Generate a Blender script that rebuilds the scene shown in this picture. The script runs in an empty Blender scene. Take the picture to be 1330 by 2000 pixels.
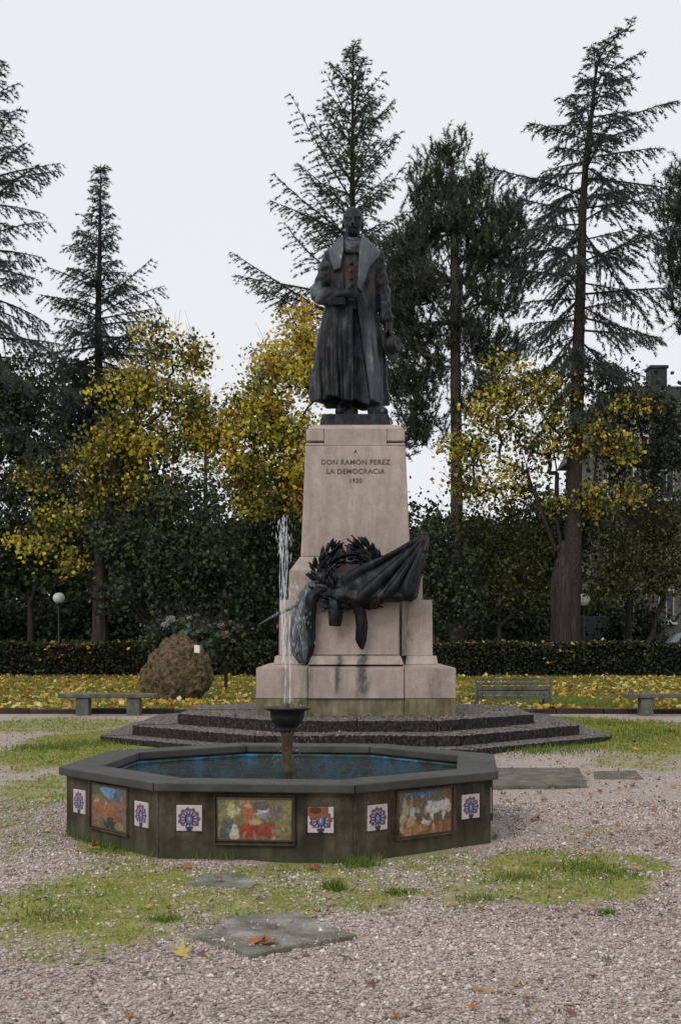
import bpy, bmesh, math, random
import numpy as np
import openvdb
from mathutils import Vector, Matrix

random.seed(7)
R = math.radians
scene = bpy.context.scene
col = scene.collection

# ------------------------------------------------------------------ camera
CAM_H, F, PX0, PY0 = 1.6, 2500.0, 665.0, 1245.0     # eye height and the photograph's focal length / horizon in its own pixels
cam_d = bpy.data.cameras.new('camera')
cam_d.sensor_fit = 'VERTICAL'
cam_d.sensor_height = 36.0
cam_d.lens = 45.0
cam_d.shift_y = 0.1225
cam_d.clip_start = 0.1
cam_d.clip_end = 2000
cam = bpy.data.objects.new('camera', cam_d)
cam.location = (0, 0, CAM_H)
cam.rotation_euler = (R(90), 0, 0)
col.objects.link(cam)
scene.camera = cam

# ------------------------------------------------------------------ sky, sun, exposure
SUN = Vector((-0.42, -0.62, 0.66)).normalized()
world = bpy.data.worlds.new('World')
scene.world = world
world.use_nodes = True
wn = world.node_tree.nodes
wl = world.node_tree.links
sky = wn.new('ShaderNodeTexSky')
sky.sky_type = 'NISHITA'
sky.sun_disc = False
sky.sun_elevation = math.asin(SUN.z)
sky.sun_rotation = math.atan2(SUN.x, SUN.y)
sky.air_density = 1.0
sky.dust_density = 4.0
wmix = wn.new('ShaderNodeMix')
wmix.data_type = 'RGBA'
wmix.inputs[0].default_value = 0.94
wmix.inputs[7].default_value = (7.30, 7.40, 7.70, 1)      # closed cloud cover
wl.new(sky.outputs[0], wmix.inputs[6])
bg = wn['Background']
bg.inputs[1].default_value = 0.12
wl.new(wmix.outputs[2], bg.inputs[0])

sun_d = bpy.data.lights.new('sun', 'SUN')
sun_d.energy = 1.2
sun_d.angle = R(25)
sun_d.color = (1.0, 0.97, 0.93)
sun_o = bpy.data.objects.new('sun', sun_d)
sun_o.rotation_euler = SUN.to_track_quat('Z', 'Y').to_euler()
col.objects.link(sun_o)

scene.view_settings.view_transform = 'Standard'
scene.view_settings.look = 'None'
scene.view_settings.exposure = 0.0
scene.view_settings.gamma = 1.0
scene.view_settings.use_curve_mapping = False
scene.render.engine = 'CYCLES'
scene.cycles.use_denoising = True
scene.cycles.max_bounces = 6
scene.cycles.transparent_max_bounces = 12


# ================================================================== helpers
def P(px, py, d):
    """world point at depth d of a pixel of the photograph"""
    return Vector(((px - PX0) * d / F, d, CAM_H - (py - PY0) * d / F))


def tag(o, label=None, cat=None, group=None, kind=None):
    if label: o['label'] = label
    if cat: o['category'] = cat
    if group: o['group'] = group
    if kind: o['kind'] = kind
    return o


def thing(name, label, cat, loc=(0, 0, 0), rz=0.0, group=None):
    o = bpy.data.objects.new(name, None)
    o.empty_display_size = 0.2
    o.location = loc
    o.rotation_euler = (0, 0, rz)
    col.objects.link(o)
    return tag(o, label, cat, group)


def link(name, me, mat=None, parent=None, loc=None):
    o = bpy.data.objects.new(name, me)
    if mat is not None and len(me.materials) == 0:
        me.materials.append(mat)
    col.objects.link(o)
    if parent is not None: o.parent = parent
    if loc is not None: o.location = loc
    return o


def mesh_np(name, V, Fc, attrs=None, smooth=False, colors=None):
    V = np.asarray(V, dtype=np.float32)
    Fc = np.asarray(Fc, dtype=np.int32)
    me = bpy.data.meshes.new(name)
    n, k = Fc.shape
    me.vertices.add(len(V))
    me.vertices.foreach_set('co', V.ravel())
    me.loops.add(n * k)
    me.loops.foreach_set('vertex_index', Fc.ravel())
    me.polygons.add(n)
    me.polygons.foreach_set('loop_start', np.arange(0, n * k, k, dtype=np.int32))
    me.polygons.foreach_set('loop_total', np.full(n, k, dtype=np.int32))
    if smooth:
        me.polygons.foreach_set('use_smooth', np.ones(n, dtype=bool))
    me.update(calc_edges=True)
    if attrs:
        for an, av in attrs.items():
            a = me.attributes.new(an, 'FLOAT', 'POINT')
            a.data.foreach_set('value', np.asarray(av, dtype=np.float32))
    if colors is not None:
        a = me.color_attributes.new('paint', 'FLOAT_COLOR', 'POINT')
        c4 = np.ones((len(V), 4), dtype=np.float32)
        c4[:, :3] = colors
        a.data.foreach_set('color', c4.ravel())
    return me


def bm_mesh(name, bm, smooth=False):
    me = bpy.data.meshes.new(name)
    bmesh.ops.recalc_face_normals(bm, faces=bm.faces)
    if smooth:
        for f in bm.faces: f.smooth = True
    bm.to_mesh(me)
    bm.free()
    return me


def box_mesh(name, c, s, bevel=0.0, seg=1, taper=None):
    """box about c with size s; taper=(tx, ty) scales the top"""
    bm = bmesh.new()
    bmesh.ops.create_cube(bm, size=1.0)
    for v in bm.verts:
        t = taper if (taper and v.co.z > 0) else (1, 1)
        v.co = Vector((v.co.x * s[0] * t[0], v.co.y * s[1] * t[1], v.co.z * s[2])) + Vector(c)
    if bevel > 0:
        bmesh.ops.bevel(bm, geom=list(bm.edges), offset=bevel, segments=seg, affect='EDGES', profile=0.6)
    return bm_mesh(name, bm)


def box(name, c, s, mat, parent=None, bevel=0.0, seg=1, taper=None):
    return link(name, box_mesh(name, c, s, bevel, seg, taper), mat, parent)


def prism_mesh(name, pts, z0, z1, bevel=0.0, top_scale=None):
    bm = bmesh.new()
    a = [bm.verts.new((x, y, z0)) for x, y in pts]
    b = [bm.verts.new((x, y, z1)) for x, y in pts]
    n = len(pts)
    bm.faces.new(a)
    bm.faces.new(b)
    for i in range(n):
        bm.faces.new((a[i], a[(i + 1) % n], b[(i + 1) % n], b[i]))
    bmesh.ops.recalc_face_normals(bm, faces=bm.faces)
    if bevel > 0:
        bmesh.ops.bevel(bm, geom=list(bm.edges), offset=bevel, segments=2, affect='EDGES', profile=0.6)
    return bm_mesh(name, bm)


def lathe_mesh(name, prof, n=28, smooth=True):
    V, Fc = [], []
    for r, z in prof:
        for i in range(n):
            a = 2 * math.pi * i / n
            V.append((r * math.cos(a), r * math.sin(a), z))
    for j in range(len(prof) - 1):
        for i in range(n):
            Fc.append((j * n + i, j * n + (i + 1) % n, (j + 1) * n + (i + 1) % n, (j + 1) * n + i))
    return mesh_np(name, V, Fc, smooth=smooth)


class Tubes:
    """collects tapered tubes; all quads"""
    def __init__(self): self.V, self.F, self.n = [], [], 0

    def path(self, pts, rad, sides=6):
        pts = np.asarray(pts, float)
        rad = np.asarray(rad, float)
        m = len(pts)
        tan = np.gradient(pts, axis=0)
        tan /= np.linalg.norm(tan, axis=1)[:, None] + 1e-9
        up = np.array([0.31, 0.17, 0.93])
        a = np.cross(tan, up)
        bad = np.linalg.norm(a, axis=1) < 0.15
        if bad.any(): a[bad] = np.cross(tan[bad], np.array([1.0, 0.1, 0]))
        a /= np.linalg.norm(a, axis=1)[:, None]
        b = np.cross(tan, a)
        ang = np.arange(sides) * 2 * np.pi / sides
        ring = pts[:, None, :] + rad[:, None, None] * (np.cos(ang)[None, :, None] * a[:, None, :] + np.sin(ang)[None, :, None] * b[:, None, :])
        self.V.append(ring.reshape(-1, 3))
        j, i = np.meshgrid(np.arange(m - 1), np.arange(sides), indexing='ij')
        i2 = (i + 1) % sides
        f = np.stack([j * sides + i, j * sides + i2, (j + 1) * sides + i2, (j + 1) * sides + i], -1).reshape(-1, 4) + self.n
        self.F.append(f)
        self.n += m * sides
        return self

    def segs(self, A, B, ra, rb, sides=3):
        """many straight tapered prisms at once"""
        A = np.asarray(A, float); B = np.asarray(B, float)
        t = B - A
        t /= np.linalg.norm(t, axis=1)[:, None] + 1e-9
        a = np.cross(t, np.array([0.3, 0.5, 0.81]))
        a /= np.linalg.norm(a, axis=1)[:, None] + 1e-9
        b = np.cross(t, a)
        ang = np.arange(sides) * 2 * np.pi / sides
        off = np.cos(ang)[None, :, None] * a[:, None, :] + np.sin(ang)[None, :, None] * b[:, None, :]
        v0 = A[:, None, :] + off * np.reshape(ra, (-1, 1, 1))
        v1 = B[:, None, :] + off * np.reshape(rb, (-1, 1, 1))
        self.V.append(np.concatenate([v0, v1], 1).reshape(-1, 3))
        n = len(A)
        i = np.arange(sides); i2 = (i + 1) % sides
        f = np.stack([i, i2, i2 + sides, i + sides], -1)[None] + (np.arange(n) * 2 * sides)[:, None, None]
        self.F.append(f.reshape(-1, 4) + self.n)
        self.n += n * 2 * sides

    def mesh(self, name, smooth=True):
        return mesh_np(name, np.concatenate(self.V), np.concatenate(self.F), smooth=smooth)


def unit(v): return v / (np.linalg.norm(v, axis=-1, keepdims=True) + 1e-9)


def blades(rng, Pb, D, L, W):
    """thin triangles from Pb along D"""
    s = unit(np.cross(D, rng.normal(size=D.shape))) * (np.asarray(W).reshape(-1, 1) * 0.5)
    V = np.stack([Pb - s, Pb + s, Pb + D * np.asarray(L).reshape(-1, 1)], 1).reshape(-1, 3)
    return V, np.arange(len(V)).reshape(-1, 3)


def kites(rng, Pb, size, droop=0.3, ratio=0.42, flat=0.0):
    """small folded leaves; returns V, F(tris)"""
    n = len(Pb)
    u = rng.normal(size=(n, 3)); u[:, 2] -= droop
    if flat: u[:, 2] *= (1 - flat)
    u = unit(u)
    w = rng.normal(size=(n, 3))
    if flat: w[:, 2] *= (1 - flat)
    v = unit(np.cross(u, np.cross(w, u) + 1e-6))
    nn = unit(np.cross(u, v))
    s = np.asarray(size).reshape(-1, 1) * np.ones((n, 1))
    p1 = Pb + u * s * 0.5 + v * s * ratio + nn * s * 0.12
    p2 = Pb + u * s
    p3 = Pb + u * s * 0.45 - v * s * ratio + nn * s * 0.12
    V = np.stack([Pb, p1, p2, p3], 1).reshape(-1, 3)
    b = np.arange(n)[:, None] * 4
    Fc = np.concatenate([b + np.array([[0, 1, 2]]), b + np.array([[0, 2, 3]])], 1).reshape(-1, 3)
    return V, Fc


def vnoise(x, y, seed=0, octaves=3):
    """cheap value noise for numpy arrays, about 0..1"""
    out = np.zeros_like(x, dtype=float); amp = 0.5; tot = 0
    for o in range(octaves):
        xi, yi = np.floor(x).astype(int), np.floor(y).astype(int)
        fx, fy = x - xi, y - yi
        fx = fx * fx * (3 - 2 * fx); fy = fy * fy * (3 - 2 * fy)

        def h(a, b):
            q = np.sin(a * 127.1 + b * 311.7 + (seed + o) * 74.7) * 43758.5453
            return q - np.floor(q)
        out += amp * ((h(xi, yi) * (1 - fx) + h(xi + 1, yi) * fx) * (1 - fy) + (h(xi, yi + 1) * (1 - fx) + h(xi + 1, yi + 1) * fx) * fy)
        tot += amp; amp *= 0.5; x = x * 2.03; y = y * 2.03
    return out / tot


# ================================================================== materials
class NT:
    def __init__(self, name):
        self.m = bpy.data.materials.new(name)
        self.m.use_nodes = True
        self.t = self.m.node_tree
        self.b = self.t.nodes['Principled BSDF']
        self.out = self.t.nodes['Material Output']

    def n(self, typ, **kw):
        nd = self.t.nodes.new(typ)
        for k, v in kw.items(): setattr(nd, k, v)
        return nd

    def l(self, a, b): self.t.links.new(a, b)

    def pos(self):
        if not hasattr(self, '_pos'): self._pos = self.n('ShaderNodeNewGeometry').outputs['Position']
        return self._pos

    def mapped(self, src, scale):
        mp = self.n('ShaderNodeMapping')
        mp.inputs['Scale'].default_value = scale
        self.l(src, mp.inputs['Vector'])
        return mp.outputs[0]

    def noise(self, scale, detail=4, rough=0.6, vec=None, stretch=None):
        nd = self.n('ShaderNodeTexNoise')
        nd.inputs['Scale'].default_value = scale
        nd.inputs['Detail'].default_value = detail
        nd.inputs['Roughness'].default_value = rough
        v = vec or self.pos()
        if stretch: v = self.mapped(v, stretch)
        self.l(v, nd.inputs['Vector'])
        return nd.outputs['Fac']

    def voro(self, scale, out='Color', vec=None, feature='F1'):
        nd = self.n('ShaderNodeTexVoronoi')
        nd.feature = feature
        nd.inputs['Scale'].default_value = scale
        self.l(vec or self.pos(), nd.inputs['Vector'])
        return nd.outputs[out]

    def ramp(self, fac, stops, interp='LINEAR'):
        nd = self.n('ShaderNodeValToRGB')
        cr = nd.color_ramp
        cr.interpolation = interp
        while len(cr.elements) < len(stops): cr.elements.new(0.5)
        for e, (p, c) in zip(cr.elements, stops):
            e.position = p
            e.color = (*c, 1) if len(c) == 3 else c
        self.l(fac, nd.inputs[0])
        return nd.outputs[0]

    def mix(self, fac, a, b, mode='MIX'):
        nd = self.n('ShaderNodeMix', data_type='RGBA', blend_type=mode)
        for i, s in ((0, fac), (6, a), (7, b)):
            if isinstance(s, (int, float)): nd.inputs[i].default_value = s
            elif isinstance(s, tuple): nd.inputs[i].default_value = (*s, 1) if len(s) == 3 else s
            else: self.l(s, nd.inputs[i])
        return nd.outputs[2]

    def math(self, op, a, b=0.0, clamp=False):
        nd = self.n('ShaderNodeMath', operation=op, use_clamp=clamp)
        for i, s in enumerate((a, b)):
            if isinstance(s, (int, float)): nd.inputs[i].default_value = s
            else: self.l(s, nd.inputs[i])
        return nd.outputs[0]

    def attr(self, name, out='Fac'):
        nd = self.n('ShaderNodeAttribute', attribute_name=name)
        return nd.outputs[out]

    def bump(self, h, strength=0.4, dist=0.02, prev=None):
        nd = self.n('ShaderNodeBump')
        nd.inputs['Strength'].default_value = strength
        nd.inputs['Distance'].default_value = dist
        self.l(h, nd.inputs['Height'])
        if prev is not None: self.l(prev, nd.inputs['Normal'])
        return nd.outputs[0]

    def done(self, color, rough=0.8, spec=0.3, normal=None, metallic=0.0):
        for key, s in (('Base Color', color), ('Roughness', rough), ('Specular IOR Level', spec), ('Metallic', metallic)):
            i = self.b.inputs[key]
            if isinstance(s, (int, float)): i.default_value = s
            elif isinstance(s, tuple): i.default_value = (*s, 1)
            else: self.l(s, i)
        if normal is not None: self.l(normal, self.b.inputs['Normal'])
        return self.m


def leaf_mat(name, stops, trans=0.25, rough=0.55, attr='rnd'):
    t = NT(name)
    c = t.ramp(t.attr(attr), stops)
    t.done(c, rough, 0.25)
    tr = t.n('ShaderNodeBsdfTranslucent')
    t.l(c, tr.inputs[0])
    mx = t.n('ShaderNodeMixShader')
    mx.inputs[0].default_value = trans
    t.l(t.b.outputs[0], mx.inputs[1]); t.l(tr.outputs[0], mx.inputs[2])
    t.l(mx.outputs[0], t.out.inputs[0])
    return t.m


def simple(name, c, rough=0.7, spec=0.3, metallic=0.0, var=0.25, scale=6.0, bump=0.0, bscale=60):
    t = NT(name)
    n = t.noise(scale, 5)
    lo = tuple(x * (1 - var) for x in c); hi = tuple(min(1, x * (1 + var)) for x in c)
    cc = t.ramp(n, [(0.25, lo), (0.75, hi)])
    nm = t.bump(t.noise(bscale, 3), bump, 0.01) if bump else None
    return t.done(cc, rough, spec, nm, metallic)


M = {}
# gravel court with moss mask
t = NT('gravel_court')
cell = t.voro(85.0)
sep = t.n('ShaderNodeSeparateColor'); t.l(cell, sep.inputs[0])
g = t.ramp(sep.outputs[0], [(0.0, (0.15, 0.118, 0.100)), (0.3, (0.34, 0.276, 0.242)), (0.65, (0.48, 0.40, 0.357)), (1.0, (0.66, 0.58, 0.53))])
big = t.noise(0.9, 4)
g = t.mix(0.55, g, t.ramp(big, [(0.3, (0.78, 0.76, 0.74)), (0.7, (1, 1, 1))]), 'MULTIPLY')
moss = t.attr('moss')
mn = t.noise(7.0, 6, 0.75)
mn2 = t.noise(38.0, 3, 0.7)
msk = t.math('ADD', moss, t.math('MULTIPLY', t.math('SUBTRACT', mn, 0.5), 2.0))
msk = t.math('ADD', msk, t.math('MULTIPLY', t.math('SUBTRACT', mn2, 0.5), 0.9))
mskr = t.ramp(msk, [(0.34, (0, 0, 0)), (0.80, (1, 1, 1))])
mc = t.ramp(t.noise(4.0, 5, 0.7), [(0.3, (0.13, 0.165, 0.030)), (0.5, (0.25, 0.255, 0.060)), (0.72, (0.36, 0.325, 0.14))])
cc = t.mix(mskr, g, mc)
bmp = t.bump(t.voro(85.0, 'Distance'), 0.9, 0.012)
M['gravel'] = t.done(cc, 0.85, 0.2, bmp)

t = NT('pebbles')
pc = t.ramp(t.attr('rnd'), [(0.0, (0.13, 0.10, 0.09)), (0.25, (0.30, 0.242, 0.212)), (0.55, (0.46, 0.380, 0.340)), (0.8, (0.57, 0.492, 0.450)), (1.0, (0.73, 0.66, 0.62))])
M['pebble'] = t.done(pc, 0.75, 0.25)

t = NT('lawn_turf')
a = t.noise(3.0, 6, 0.7)
lc = t.ramp(a, [(0.25, (0.075, 0.095, 0.022)), (0.5, (0.15, 0.155, 0.035)), (0.75, (0.25, 0.21, 0.055))])
lb = t.noise(0.5, 4)
lc = t.mix(t.ramp(lb, [(0.45, (0, 0, 0)), (0.7, (0.7, 0.7, 0.7))]), lc, (0.19, 0.125, 0.045))
M['lawn'] = t.done(lc, 0.95, 0.1, t.bump(t.noise(30, 4), 0.8, 0.05))


def stone_mat(name, stops, speck=0.25, speck_scale=160, bump=0.25, rough=0.85, streak=0.5, dirt=(0.4, 0.42, 0.36), dirt_amt=0.4, spec=0.25, big=1.3):
    t = NT(name)
    c = t.ramp(t.noise(big, 6, 0.65), stops)
    sp = t.noise(speck_scale, 2, 0.5)
    c = t.mix(speck, c, t.ramp(sp, [(0.35, (0.25, 0.23, 0.22)), (0.6, (1, 1, 1))]), 'MULTIPLY')
    st = t.noise(2.2, 4, 0.65, stretch=(3.2, 3.2, 0.35))
    c = t.mix(streak, c, t.ramp(st, [(0.36, (0.42, 0.42, 0.40)), (0.60, (1, 1, 1))]), 'MULTIPLY')
    d = t.noise(4.5, 6, 0.7)
    c = t.mix(dirt_amt, c, t.ramp(d, [(0.40, dirt), (0.62, (1, 1, 1))]), 'MULTIPLY')
    return t, c, t.bump(t.noise(70, 4, 0.6), bump, 0.012)


def stain(t, c, bands):
    """dark run-off marks on the monument: (x, halfwidth, ztop, zbottom, strength)"""
    sx = t.n('ShaderNodeSeparateXYZ'); t.l(t.pos(), sx.inputs[0])
    wob = t.math('MULTIPLY', t.math('SUBTRACT', t.noise(5.0, 5, 0.7), 0.5), 0.20)
    brk = t.ramp(t.noise(7.0, 5, 0.7, stretch=(1.6, 1.6, 0.5)), [(0.36, (0.15,) * 3), (0.60, (1, 1, 1))])
    xx = t.math('ADD', sx.outputs[0], wob)
    for (x, hw, zt, zb, s) in bands:
        d = t.math('DIVIDE', t.math('ABSOLUTE', t.math('SUBTRACT', xx, x)), hw)
        k = t.math('SUBTRACT', 1.0, d, True)
        k = t.math('MULTIPLY', k, t.math('LESS_THAN', sx.outputs[2], zt))
        k = t.math('MULTIPLY', k, t.math('MULTIPLY', t.math('SUBTRACT', sx.outputs[2], zb), 4.0, True))
        c = t.mix(t.math('MULTIPLY', t.math('MULTIPLY', k, brk), s, True), c, (0.085, 0.085, 0.083))
    return c


t, c, nm = stone_mat('pink_granite', [(0.25, (0.425, 0.342, 0.300)), (0.5, (0.48, 0.395, 0.350)), (0.78, (0.535, 0.45, 0.40))], dirt=(0.66, 0.65, 0.61), dirt_amt=0.5, streak=0.30, speck=0.30, speck_scale=110)
MX = 0.24
c = stain(t, c, [(MX - 0.28, 0.10, 1.32, 0.62, 1.5), (MX + 0.10, 0.13, 1.34, 0.55, 1.9), (MX + 0.80, 0.10, 2.2, 1.1, 0.9), (MX - 0.72, 0.16, 2.0, 0.6, 0.8), (MX - 1.1, 0.12, 1.13, 0.6, 0.5), (MX + 1.2, 0.18, 1.13, 0.4, 0.7)])
M['granite'] = t.done(c, 0.75, 0.25, nm)
t, c, nm = stone_mat('mossy_granite', [(0.3, (0.24, 0.20, 0.11)), (0.5, (0.28, 0.24, 0.15)), (0.75, (0.26, 0.225, 0.185))], dirt_amt=0.6, streak=0.8)
M['granite_moss'] = t.done(c, 0.8, 0.25, nm)

t, c, nm = stone_mat('wet_step_stone', [(0.3, (0.008, 0.007, 0.006)), (0.55, (0.016, 0.013, 0.011)), (0.8, (0.040, 0.033, 0.028))], dirt_amt=0.5, streak=0.3, big=3.0)
flecks = t.noise(22, 5, 0.75)
up = t.n('ShaderNodeSeparateXYZ'); t.l(t.n('ShaderNodeNewGeometry').outputs['Normal'], up.inputs[0])
lm = t.math('MULTIPLY', t.ramp(flecks, [(0.46, (0, 0, 0)), (0.62, (1, 1, 1))]), t.math('ADD', t.math('MULTIPLY', up.outputs[2], 0.9), 0.13, True))  # pale flecks, dense on upward faces and thin on risers
c = t.mix(lm, c, (0.36, 0.32, 0.285))
M['step'] = t.done(c, t.ramp(t.noise(3, 3), [(0.3, (0.5,) * 3), (0.7, (0.9,) * 3)]), 0.2, nm)

t, c, nm = stone_mat('fountain_concrete', [(0.25, (0.070, 0.053, 0.038)), (0.55, (0.125, 0.098, 0.070)), (0.8, (0.21, 0.17, 0.125))], dirt=(0.28, 0.27, 0.24), dirt_amt=0.85, streak=1.0, big=2.0)
sz = t.n('ShaderNodeSeparateXYZ'); t.l(t.pos(), sz.inputs[0])
alg = t.math('MULTIPLY', t.math('SUBTRACT', 0.16, sz.outputs[2]), 7.0, True)
alg = t.math('MULTIPLY', alg, t.noise(6, 4), True)
c = t.mix(alg, c, (0.055, 0.065, 0.03))
M['fwall'] = t.done(c, 0.8, 0.3, nm)
t, c, nm = stone_mat('fountain_coping', [(0.25, (0.036, 0.034, 0.031)), (0.55, (0.066, 0.064, 0.059)), (0.8, (0.12, 0.118, 0.11))], dirt_amt=0.6, streak=0.1, big=2.5)
M['rim'] = t.done(c, t.ramp(t.noise(5, 3), [(0.3, (0.4,) * 3), (0.7, (0.75,) * 3)]), 0.4, nm)
t, c, nm = stone_mat('slab_stone', [(0.25, (0.20, 0.188, 0.165)), (0.5, (0.30, 0.282, 0.25)), (0.75, (0.44, 0.415, 0.375))], dirt=(0.35, 0.35, 0.26), dirt_amt=0.8, streak=0.1, big=6, bump=0.8, speck=0.45, speck_scale=120)
M['slab'] = t.done(c, 0.85, 0.25, nm)
t, c, nm = stone_mat('bench_stone', [(0.25, (0.12, 0.12, 0.105)), (0.55, (0.18, 0.18, 0.16)), (0.8, (0.25, 0.24, 0.21))], dirt_amt=0.7, streak=0.4, big=3)
M['bench'] = t.done(c, 0.85, 0.25, nm)
t, c, nm = stone_mat('worn_concrete', [(0.25, (0.15, 0.128, 0.108)), (0.55, (0.22, 0.19, 0.165)), (0.8, (0.31, 0.27, 0.24))], dirt_amt=0.8, streak=0.1, big=4, bump=0.7, speck=0.4)
M['pad'] = t.done(c, 0.9, 0.2, nm)
t, c, nm = stone_mat('kerb_stone', [(0.25, (0.04, 0.03, 0.026)), (0.6, (0.075, 0.05, 0.042)), (0.8, (0.11, 0.085, 0.07))], dirt_amt=0.7, streak=0.2, big=3)
M['kerb'] = t.done(c, 0.85, 0.25, nm)

t = NT('boulder_rock')
c = t.ramp(t.noise(3.2, 6, 0.7), [(0.25, (0.15, 0.10, 0.058)), (0.5, (0.27, 0.19, 0.115)), (0.75, (0.40, 0.30, 0.195))])
c = t.mix(t.ramp(t.noise(6, 5, 0.7), [(0.5, (0, 0, 0)), (0.66, (1, 1, 1))]), c, (0.22, 0.20, 0.10))
c = t.mix(0.9, c, t.ramp(t.noise(10, 5, 0.8), [(0.40, (0.14, 0.125, 0.11)), (0.55, (1, 1, 1))]), 'MULTIPLY')
M['boulder'] = t.done(c, 0.9, 0.2, t.bump(t.noise(11, 6, 0.8), 1.0, 0.16))

# cool patinated bronze, with sky sheen painted paler by a mask
t = NT('patinated_bronze')
n1 = t.noise(3.0, 6, 0.7, stretch=(2.2, 2.2, 0.8))
c = t.ramp(n1, [(0.28, (0.007, 0.008, 0.009)), (0.5, (0.016, 0.018, 0.020)), (0.64, (0.042, 0.048, 0.052)), (0.8, (0.12, 0.14, 0.145))])
br = t.noise(2.1, 3)
c = t.mix(t.ramp(br, [(0.60, (0, 0, 0)), (0.72, (0.6, 0.6, 0.6))]), c, (0.075, 0.050, 0.038))
c = t.mix(t.math('MULTIPLY', t.attr('sky_sheen'), t.ramp(t.noise(6, 4, 0.7), [(0.3, (0.45,) * 3), (0.65, (1, 1, 1))])), c, (0.20, 0.215, 0.235))  # sheen of the sky painted into the base colour
c = t.mix(t.attr('warm'), c, (0.15, 0.095, 0.07))
M['bronze'] = t.done(c, t.ramp(t.noise(9, 4), [(0.3, (0.42,) * 3), (0.7, (0.68,) * 3)]), 0.5, t.bump(t.noise(26, 4, 0.65), 0.35, 0.02), 0.72)
t = NT('verdigris_bronze')
n1 = t.noise(3.5, 6, 0.7, stretch=(3, 3, 0.5))
c = t.ramp(n1, [(0.3, (0.022, 0.024, 0.028)), (0.5, (0.055, 0.062, 0.072)), (0.62, (0.12, 0.15, 0.165)), (0.8, (0.23, 0.27, 0.285))])
M['bronze_pale'] = t.done(c, 0.6, 0.45, t.bump(t.noise(26, 4, 0.65), 0.35, 0.02))
M['engraved'] = simple('engraved_letter', (0.13, 0.105, 0.092), 0.9, 0.1)

M['bark'] = simple('grey_bark', (0.075, 0.062, 0.055), 0.95, 0.1, var=0.5, scale=9, bump=0.8, bscale=22)
M['bark_dark'] = simple('dark_bark', (0.040, 0.034, 0.031), 0.95, 0.1, var=0.5, scale=9, bump=0.8, bscale=22)
t = NT('fluted_bark')
c = t.ramp(t.noise(4.0, 5, 0.7, stretch=(3.5, 3.5, 0.25)), [(0.3, (0.020, 0.017, 0.015)), (0.55, (0.052, 0.045, 0.039)), (0.8, (0.10, 0.09, 0.078))])
M['bark_flute'] = t.done(c, 0.95, 0.1, t.bump(t.noise(8, 5, 0.7, stretch=(3.5, 3.5, 0.3)), 0.9, 0.05))

M['cedar'] = leaf_mat('cedar_needles', [(0, (0.036, 0.048, 0.045)), (0.5, (0.068, 0.086, 0.080)), (1, (0.115, 0.138, 0.125))], 0.12)
M['cedar_green'] = leaf_mat('green_cedar_needles', [(0, (0.040, 0.054, 0.040)), (0.5, (0.076, 0.098, 0.072)), (1, (0.125, 0.150, 0.105))], 0.12)
M['pine'] = leaf_mat('pine_needles', [(0, (0.026, 0.038, 0.026)), (0.5, (0.054, 0.072, 0.046)), (1, (0.105, 0.125, 0.078))], 0.1)
M['yellow_leaf'] = leaf_mat('autumn_leaves', [(0.0, (0.065, 0.040, 0.020)), (0.2, (0.055, 0.060, 0.018)), (0.40, (0.15, 0.16, 0.028)), (0.56, (0.38, 0.35, 0.055)), (0.76, (0.72, 0.62, 0.10)), (0.95, (0.74, 0.55, 0.09)), (1.0, (0.48, 0.25, 0.04))], 0.35)
M['olive_leaf'] = leaf_mat('olive_leaves', [(0.0, (0.040, 0.046, 0.018)), (0.5, (0.090, 0.098, 0.034)), (0.85, (0.17, 0.165, 0.045)), (1.0, (0.32, 0.28, 0.08))], 0.3)
M['dark_leaf'] = leaf_mat('evergreen_leaves', [(0.0, (0.018, 0.027, 0.014)), (0.5, (0.040, 0.056, 0.027)), (0.9, (0.078, 0.095, 0.042)), (1.0, (0.15, 0.15, 0.07))], 0.1)
M['hedge_leaf'] = leaf_mat('hedge_leaves', [(0.0, (0.010, 0.015, 0.007)), (0.5, (0.023, 0.032, 0.013)), (0.92, (0.050, 0.056, 0.022)), (1.0, (0.10, 0.09, 0.035))], 0.1)
M['core'] = simple('hedge_twigs', (0.010, 0.010, 0.007), 1.0, 0.0)
M['litter'] = leaf_mat('leaf_litter', [(0.0, (0.12, 0.055, 0.024)), (0.25, (0.33, 0.145, 0.03)), (0.5, (0.50, 0.32, 0.045)), (0.75, (0.56, 0.44, 0.08)), (1.0, (0.66, 0.55, 0.30))], 0.15)
M['grass'] = leaf_mat('grass_blades', [(0.0, (0.06, 0.095, 0.016)), (0.5, (0.14, 0.20, 0.03)), (0.85, (0.24, 0.26, 0.05)), (1.0, (0.32, 0.28, 0.10))], 0.3)
M['moss_tuft'] = leaf_mat('moss_tufts', [(0.0, (0.08, 0.15, 0.02)), (0.45, (0.19, 0.26, 0.04)), (0.75, (0.30, 0.29, 0.06)), (1.0, (0.36, 0.32, 0.10))], 0.3)
M['glaucous'] = leaf_mat('glaucous_leaves', [(0.0, (0.035, 0.052, 0.032)), (0.5, (0.075, 0.105, 0.065)), (1.0, (0.14, 0.175, 0.12))], 0.2)
M['white_petal'] = leaf_mat('white_petals', [(0.0, (0.26, 0.27, 0.26)), (1.0, (0.50, 0.51, 0.49))], 0.2)
M['pink_petal'] = leaf_mat('dry_pink_petals', [(0.0, (0.16, 0.12, 0.10)), (1.0, (0.32, 0.25, 0.21))], 0.2)

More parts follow.
